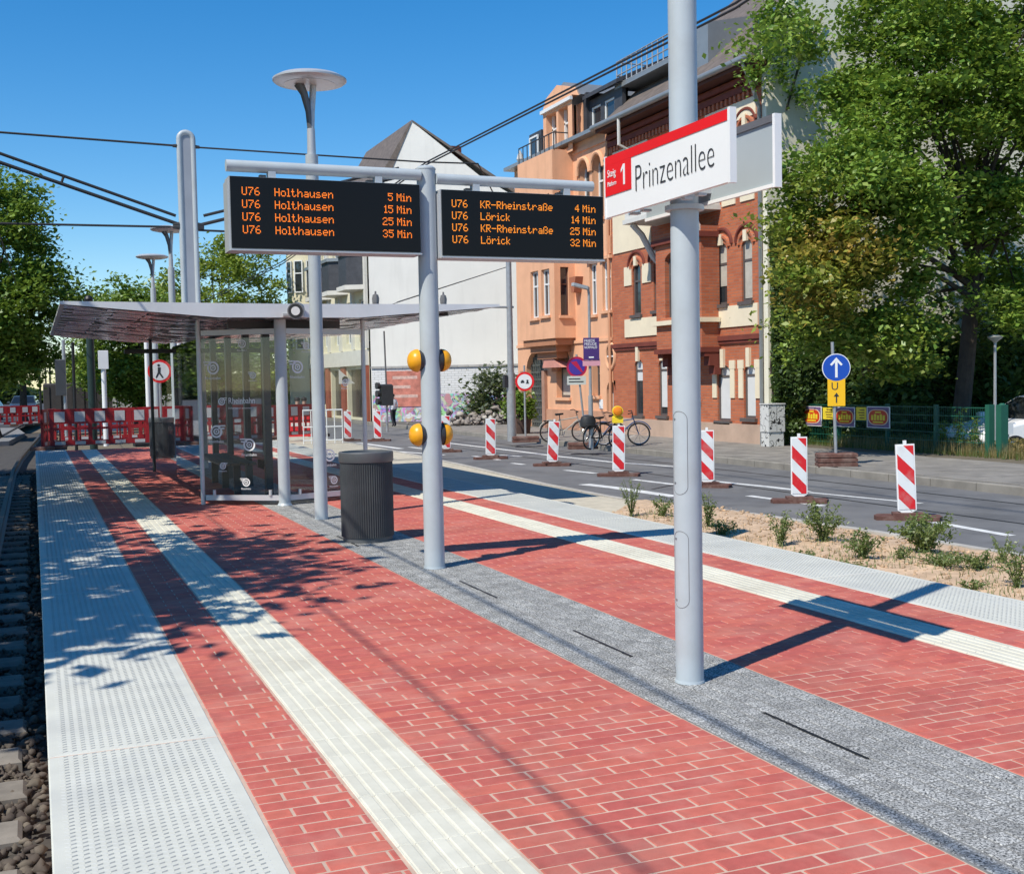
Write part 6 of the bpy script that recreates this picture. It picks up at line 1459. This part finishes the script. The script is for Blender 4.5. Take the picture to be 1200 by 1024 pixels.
K = np.array([aY(x, y, BY0 - .45) for x, y in ((885, 90), (900, 60), (915, 85), (905, 30), (930, 50), (895, 20), (925, 15), (940, 110), (950, 30), (912, 5))]); k = r.integers(0, len(K), 2200); npmesh('leaves', leaf_quads(K[k] + r.normal(size=(2200, 3)) * np.array([.22, .16, .2]), .065, r), 4, [leaf_a], iv2, np.zeros(2200))
MB().tube([(17.2, BY0 - .28, 8.0), (17.6, BY0 - .3, 9.2), (18.3, BY0 - .3, 10.4)], .03, 5).build('stems', bark, iv2)
def bush(name, label, ell, nc, nl, ls, cs, lm, seed, cat='shrub', group=None, tint=None, base=None):
    base = base or (ell[0][0][0], ell[0][0][1], -.4 if ell[0][0][0] > 19.2 and ell[0][0][1] < 24 else Z_WALK); rr = np.random.default_rng(seed); T = thing(name, label, cat, base, 0, group)
    K, P, k = crown_pts(ell, nc, nl, rr, cs, .35, .8); P[:, 2] = np.maximum(P[:, 2], base[2] + .02)
    tv = None if tint is None else np.clip(tint + rr.normal(size=len(P)) * .25, 0, 1)
    npmesh('foliage', leaf_quads(P, ls, rr), 4, [lm], T, tv)
    mb = MB(); b = Vector(base)
    for i in rr.choice(len(K), min(18, len(K)), replace=False): q = Vector(K[i]); mb.tube([b + Vector((rr.uniform(-.1, .1), rr.uniform(-.1, .1), 0)), b.lerp(q, .5) + Vector((0, 0, .1)), q], [.03, .02, .006], 5)
    mb.build('stems', bark, T); return T
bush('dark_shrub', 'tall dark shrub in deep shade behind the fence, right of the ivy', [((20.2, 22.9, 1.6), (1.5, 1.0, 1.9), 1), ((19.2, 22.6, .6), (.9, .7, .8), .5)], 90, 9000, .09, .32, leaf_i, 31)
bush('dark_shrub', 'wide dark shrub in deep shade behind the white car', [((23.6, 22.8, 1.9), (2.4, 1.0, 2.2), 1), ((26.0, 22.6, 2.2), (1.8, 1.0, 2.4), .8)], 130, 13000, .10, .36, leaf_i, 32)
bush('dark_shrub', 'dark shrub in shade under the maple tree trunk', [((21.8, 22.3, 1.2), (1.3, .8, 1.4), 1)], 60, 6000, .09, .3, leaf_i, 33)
# fenced yard: low ground cover and dry grass
n = 9000; r = np.random.default_rng(6); gx_ = FX + .15 + r.random(n) * 1.9; gy_ = r.uniform(fpy[-1] - 2.5, fpy[0] + .3, n); gz_ = Z_WALK + r.random(n) ** 1.6 * .30
gc = npmesh('ground_cover', leaf_quads(np.stack([gx_, gy_, gz_], 1), .05, r, .2), 4, [leafm('leaf_weed', (.05, .10, .015), (.11, .15, .03), (.30, .22, .09))], None, np.clip((20.6 - gy_) / 2.5 + r.normal(size=n) * .3, 0, 1)); kind(gc, 'stuff')
def blades(name, pts, h, m, w=.006, lean=.35, seed=2, tint=None, parent=None):
    rr = np.random.default_rng(seed); n = len(pts); P = np.asarray(pts, float); th = rr.uniform(0, 6.28, n); hh = h * rr.uniform(.45, 1.2, n)
    d = np.stack([np.cos(th), np.sin(th), np.zeros(n)], 1); side = np.stack([-np.sin(th), np.cos(th), np.zeros(n)], 1) * w
    tip = P + d * (hh * lean * rr.random(n))[:, None] + np.array([0, 0, 1]) * hh[:, None]
    return npmesh(name, np.stack([P - side, P + side, tip], 1).reshape(-1, 3), 3, [m], parent, tint)
n = 5000; P = np.stack([FX + r.uniform(-.35, 1.2, n), r.uniform(fpy[-1] - 1.5, fpy[1], n), np.full(n, Z_WALK)], 1)
dry = leafm('dry_grass', (.22, .17, .07), (.36, .28, .13)); kind(blades('dry_grass', P, .30, dry), 'stuff')
n = 2500; P = np.stack([FX - r.random(n) ** 2 * .5, r.uniform(fpy[-1] - 4, fpy[0], n), np.full(n, Z_WALK)], 1); kind(blades('grass_fringe', P, .16, leafm('grass_green', (.06, .11, .02), (.14, .17, .04))), 'stuff')
def weed(label, loc, h, spread, nst, nl, ls, lm, seed, upright=.85, group='weeds', name='weed'):
    rr = np.random.default_rng(seed); T = thing(name, label, 'plant', loc, 0, group); mb = MB(); C = []
    for i in range(nst):
        th = rr.uniform(0, 6.28); sp = spread * rr.random() ** .6; hh = h * rr.uniform(.55, 1.05); b = Vector(loc)
        tip = b + Vector((math.cos(th) * sp, math.sin(th) * sp, hh * (1 - (1 - upright) * sp / max(spread, .01)))); md = b.lerp(tip, .5) + Vector((0, 0, hh * .12))
        mb.tube([b, md, tip], [.005, .004, .0015], 4)
        for k in range(nl // nst):
            f = rr.random() ** .7; q = b.lerp(md, f * 2) if f < .5 else md.lerp(tip, f * 2 - 1); C.append(np.array(q) + rr.normal(size=3) * ls * 1.1)
    C = np.array(C); C[:, 2] = np.maximum(C[:, 2], loc[2] + .01)
    mb.build('stems', PM('weed_stem', (.08, .11, .03), .8, var=.2), T); npmesh('leaves', leaf_quads(C, ls, rr, .2, .45), 4, [lm], T, np.clip(rr.normal(size=len(C)) * .15 + .05, 0, 1)); return T
wl_ = leafm('weed_leaf', (.08, .13, .03), (.20, .25, .08), (.28, .25, .10))
specs = [((740, 603), .52, .22, 16, 260, .022, 'airy tall weed at the left end of the sand bed'), ((776, 604), .26, .2, 12, 240, .026, 'low weed clump left of the station sign pole'), ((829, 620), .40, .14, 9, 160, .03, 'upright weed right behind the station sign pole'),
         ((846, 626), .18, .2, 12, 240, .025, 'low green weed clump right of the station sign pole'), ((915, 640), .38, .16, 15, 330, .024, 'feathery upright weed below the striped board by the arrow sign'), ((965, 636), .42, .26, 20, 560, .03, 'bushy tall weed right of the feathery weed'),
         ((1085, 648), .36, .36, 28, 900, .034, 'largest bushy weed in front of the nearest striped delineator'), ((1012, 655), .26, .26, 14, 340, .03, 'leafy weed between the two bushy weeds near the slab edge'), ((1100, 665), .12, .34, 18, 420, .026, 'flat creeping weed below the largest bushy weed'),
         ((1150, 668), .14, .22, 12, 260, .026, 'small weed tuft at right of the creeping weed'), ((1175, 655), .30, .14, 8, 120, .02, 'wispy weed near the right edge of the sand'), ((1192, 690), .40, .18, 12, 260, .024, 'tall wispy weed cut by the right edge of the picture'),
         ((1055, 655), .10, .12, 8, 120, .022, 'tiny weed sprout beside the largest bushy weed'), ((985, 668), .09, .22, 10, 180, .022, 'flat weed patch near the slab edge'), ((935, 655), .08, .2, 10, 150, .022, 'flat weed patch below the feathery weed'), ((1140, 690), .09, .16, 8, 110, .022, 'tiny sprouts near the slab edge at right')]
for k, ((x, y), h_, sp, ns, nl, ls, lb) in enumerate(specs):
    g0 = gp(x, y, -.08); g0.x = min(max(g0.x, 6.42), 8.35); g0.z = sandz(g0.x, g0.y); weed(lb, g0, h_, sp, ns, int(nl * 1.9), ls * .66, wl_, 50 + k)
P = []
for k in range(1300):
    c = rng.choice(specs)[0]; g0 = gp(c[0], c[1], -.08); x = g0.x + rng.gauss(0, .16); y = g0.y + rng.gauss(0, .3)
    if 6.36 < x < 8.4 and y < 12.8: P.append((x, y, sandz(x, y)))
kind(blades('sand_grass', P, .07, wl_, .004, .8, 8, np.full(len(P), .2)), 'stuff')
for k, (x, Yq, h_, lb) in enumerate(((1125, 19.3, .95, 'tall stalky weed growing behind the fence, leftmost'), (1105, 19.8, .7, 'shorter stalky weed behind the fence near the wide post'), (1143, 18.8, .8, 'leafy weed against the white car bonnet'))):
    weed(lb, Vector((aY(x, 520, Yq).x, Yq, Z_WALK)), h_, .16, 6, 260, .04, leaf_c, 90 + k)
# --- rubble heap and bush between the houses
hb = aY(588, 480, 43.5)
bush('rubble_bush', 'grey-green bush growing on the rubble heap by the white wall', [((hb.x, 43.5, .9), (1.5, .9, 1.0), 1)], 60, 3600, .10, .3, leafm('leaf_grey', (.06, .08, .05), (.14, .16, .10)), 41)
pts = [(hb.x + r.normal() * 1.3 - .4, 43.0 + r.normal() * .5, Z_WALK + abs(r.normal()) * .22) for _ in range(420)]
rb3 = kind(rocks('rubble', pts, .04, .17, PM('rubble', (.30, .27, .24), .95, var=.2, rv=.5, hue=.03), None, .8, 12), 'stuff')
bush('potted_shrub', 'small green shrub growing in the brown planter tub', [((planter_q.x, planter_q.y, .75), (.42, .4, .42), 1)], 30, 1500, .07, .14, leaf_b, 43, base=(planter_q.x, planter_q.y, Z_WALK + .45))
for k in range(6):
    a = Vector((hb.x - .9 + k * .35, 42.7 + rng.uniform(-.2, .2), Z_WALK + .05)); tag(MB().tube([a, a + Vector((rng.uniform(-.7, .7), rng.uniform(-.3, .3), rng.uniform(.25, .6)))], .035, 6).build('broken_plank', PM('plank_grey', (.33, .30, .26), .9, var=.2)), 'broken grey plank in the rubble heap, ' + ('leftmost', 'second from left', 'third from left', 'third from right', 'second from right', 'rightmost')[k], 'plank', 'planks in the rubble heap')
# --- left-hand trees (the near ones stand outside the frame and shade the platform)
def ltree(label, x, y, h, R, n, seed, lm=leaf_b, ls=.13, group='street trees left of the track', zb=-.34):
    cz = h - R * 1.05
    return make_tree('street_tree', label, (x, y, zb), (x, y, cz), .17, [((x, y, cz), (R, R, R * 1.1), 1), ((x + R * .3, y - R * .3, cz - R * .5), (R * .7, R * .7, R * .5), .4)], max(60, n // 140), n, ls, R * .15, lm, seed, group, None, .4, .6, 26)
ltree('street tree left of the track, nearest to the camera', -5.3, 8.7, 9.2, 3.0, 12500, 61)
ltree('street tree left of the track, second from the camera', -5.1, 15.2, 9.2, 3.1, 12500, 62)
ltree('street tree left of the track, third from the camera', -4.9, 21.5, 9.2, 3.2, 12000, 63)
ltree('street tree left of the track, fourth from the camera', -4.8, 28.5, 9.0, 3.0, 12000, 64)
c_ = aY(2, 360, 52)
make_tree('street_tree', 'tall leafy tree filling the left edge of the picture', (c_.x - .5, 52, -.36), (c_.x - .5, 52, 6), .25, [((c_.x - .4, 52, 6.2), (2.7, 2.8, 4.5), 1.0), ((c_.x + .9, 51, 5.0), (2.3, 2, 1.6), .35), ((c_.x, 52, 3.2), (2.2, 2, 1.4), .3)], 260, 42000, .105, .40, leaf_b, 65, 'street trees left of the track', None, .4, .6, 30)
c_ = aY(25, 420, 75)
make_tree('street_tree', 'shorter tree behind the tall left tree, above the far barriers', (c_.x, 75, -.36), (c_.x, 75, 4.5), .22, [((c_.x - 1.6, 75, 4.4), (2.0, 2.2, 2.8), 1)], 120, 16000, .12, .4, leaf_b, 66, 'street trees left of the track', None, .4, .6, 20)
for k, (x, y, Y, rx, rz_, lb, lmm) in enumerate(((160, 400, 58, 2.5, 3.0, 'dark avenue tree behind the red barriers at left', leaf_b), (262, 365, 62, 3.5, 4.0, 'yellow-green avenue tree rising above the shelter roof', leaf_c), (212, 405, 75, 3.2, 4.2, 'avenue tree between the two nearer trees behind the shelter', leaf_c), (100, 445, 90, 1.6, 1.7, 'small far avenue tree above the red barriers near the track', leaf_c), (325, 425, 80, 3.6, 3.2, 'low green tree between the shelter and the cream turret', leaf_b))):
    c_ = aY(x, y, Y)
    make_tree('avenue_tree', lb, (c_.x, Y, -.36), (c_.x, Y, c_.z), .24, [(tuple(c_), (rx, rx * .9, rz_), 1), ((c_.x - .6, Y - .5, c_.z - rz_ * .55), (rx * .8, rx * .7, rz_ * .4), .35)], 190, 26000, .105, .40, lmm, 70 + k, 'avenue trees behind the platform', None, .4, .6, 24)
# --- far backdrop: low wood and hedge closing the view
n = 26000; r = np.random.default_rng(77); fx = r.uniform(-26, 62, n); fy = r.uniform(165, 185, n); top_ = 3.6 + 1.4 * fbm(fx, fx * 0, 5, 4, .12) - 1.6 * np.exp(-((fx - 2) / 6) ** 2)
kind(npmesh('far_wood', leaf_quads(np.stack([fx, fy, -.4 + r.random(n) ** .8 * top_], 1), .55, r), 4, [leafm('leaf_far', (.045, .08, .04), (.08, .12, .06))]), 'stuff')
n = 5000; fx = r.uniform(9.5, 13.3, n); fy = 66 + r.random(n) * 1.2; kind(npmesh('far_hedge', leaf_quads(np.stack([fx, fy, -.3 + r.random(n) * 2.2], 1), .12, r), 4, [leaf_b]), 'stuff')
# site clutter behind the barriers: containers and a white site fence
for k, (x, Y, w_, h_, c, lb) in enumerate(((92, 62, 3.2, 2.2, (.05, .045, .045), 'dark site container behind the green mast'), (165, 66, 5, 1.5, (.5, .5, .48), 'pale tarpaulin stack behind the red barriers'), (110, 55, 3.0, .9, (.55, .55, .54), 'low white site block behind the green mast'))):
    q = aY(x, 470, Y); a_ = thing('site_block', lb, 'container', (q.x, Y, -.36)); cm_ = PM('site_%d' % k, c, .7, var=.2)
    MB().cham(-w_ / 2, 0, 0, w_ / 2, 1.6, h_, .06).build('body', cm_, a_, local=True, smooth=False)
    for j in range(6): MB().box(-w_ / 2 + (j + .3) * w_ / 6, -.04, .1, -w_ / 2 + (j + .5) * w_ / 6, .0, h_ - .15).build('rib', cm_, a_, local=True, smooth=False)
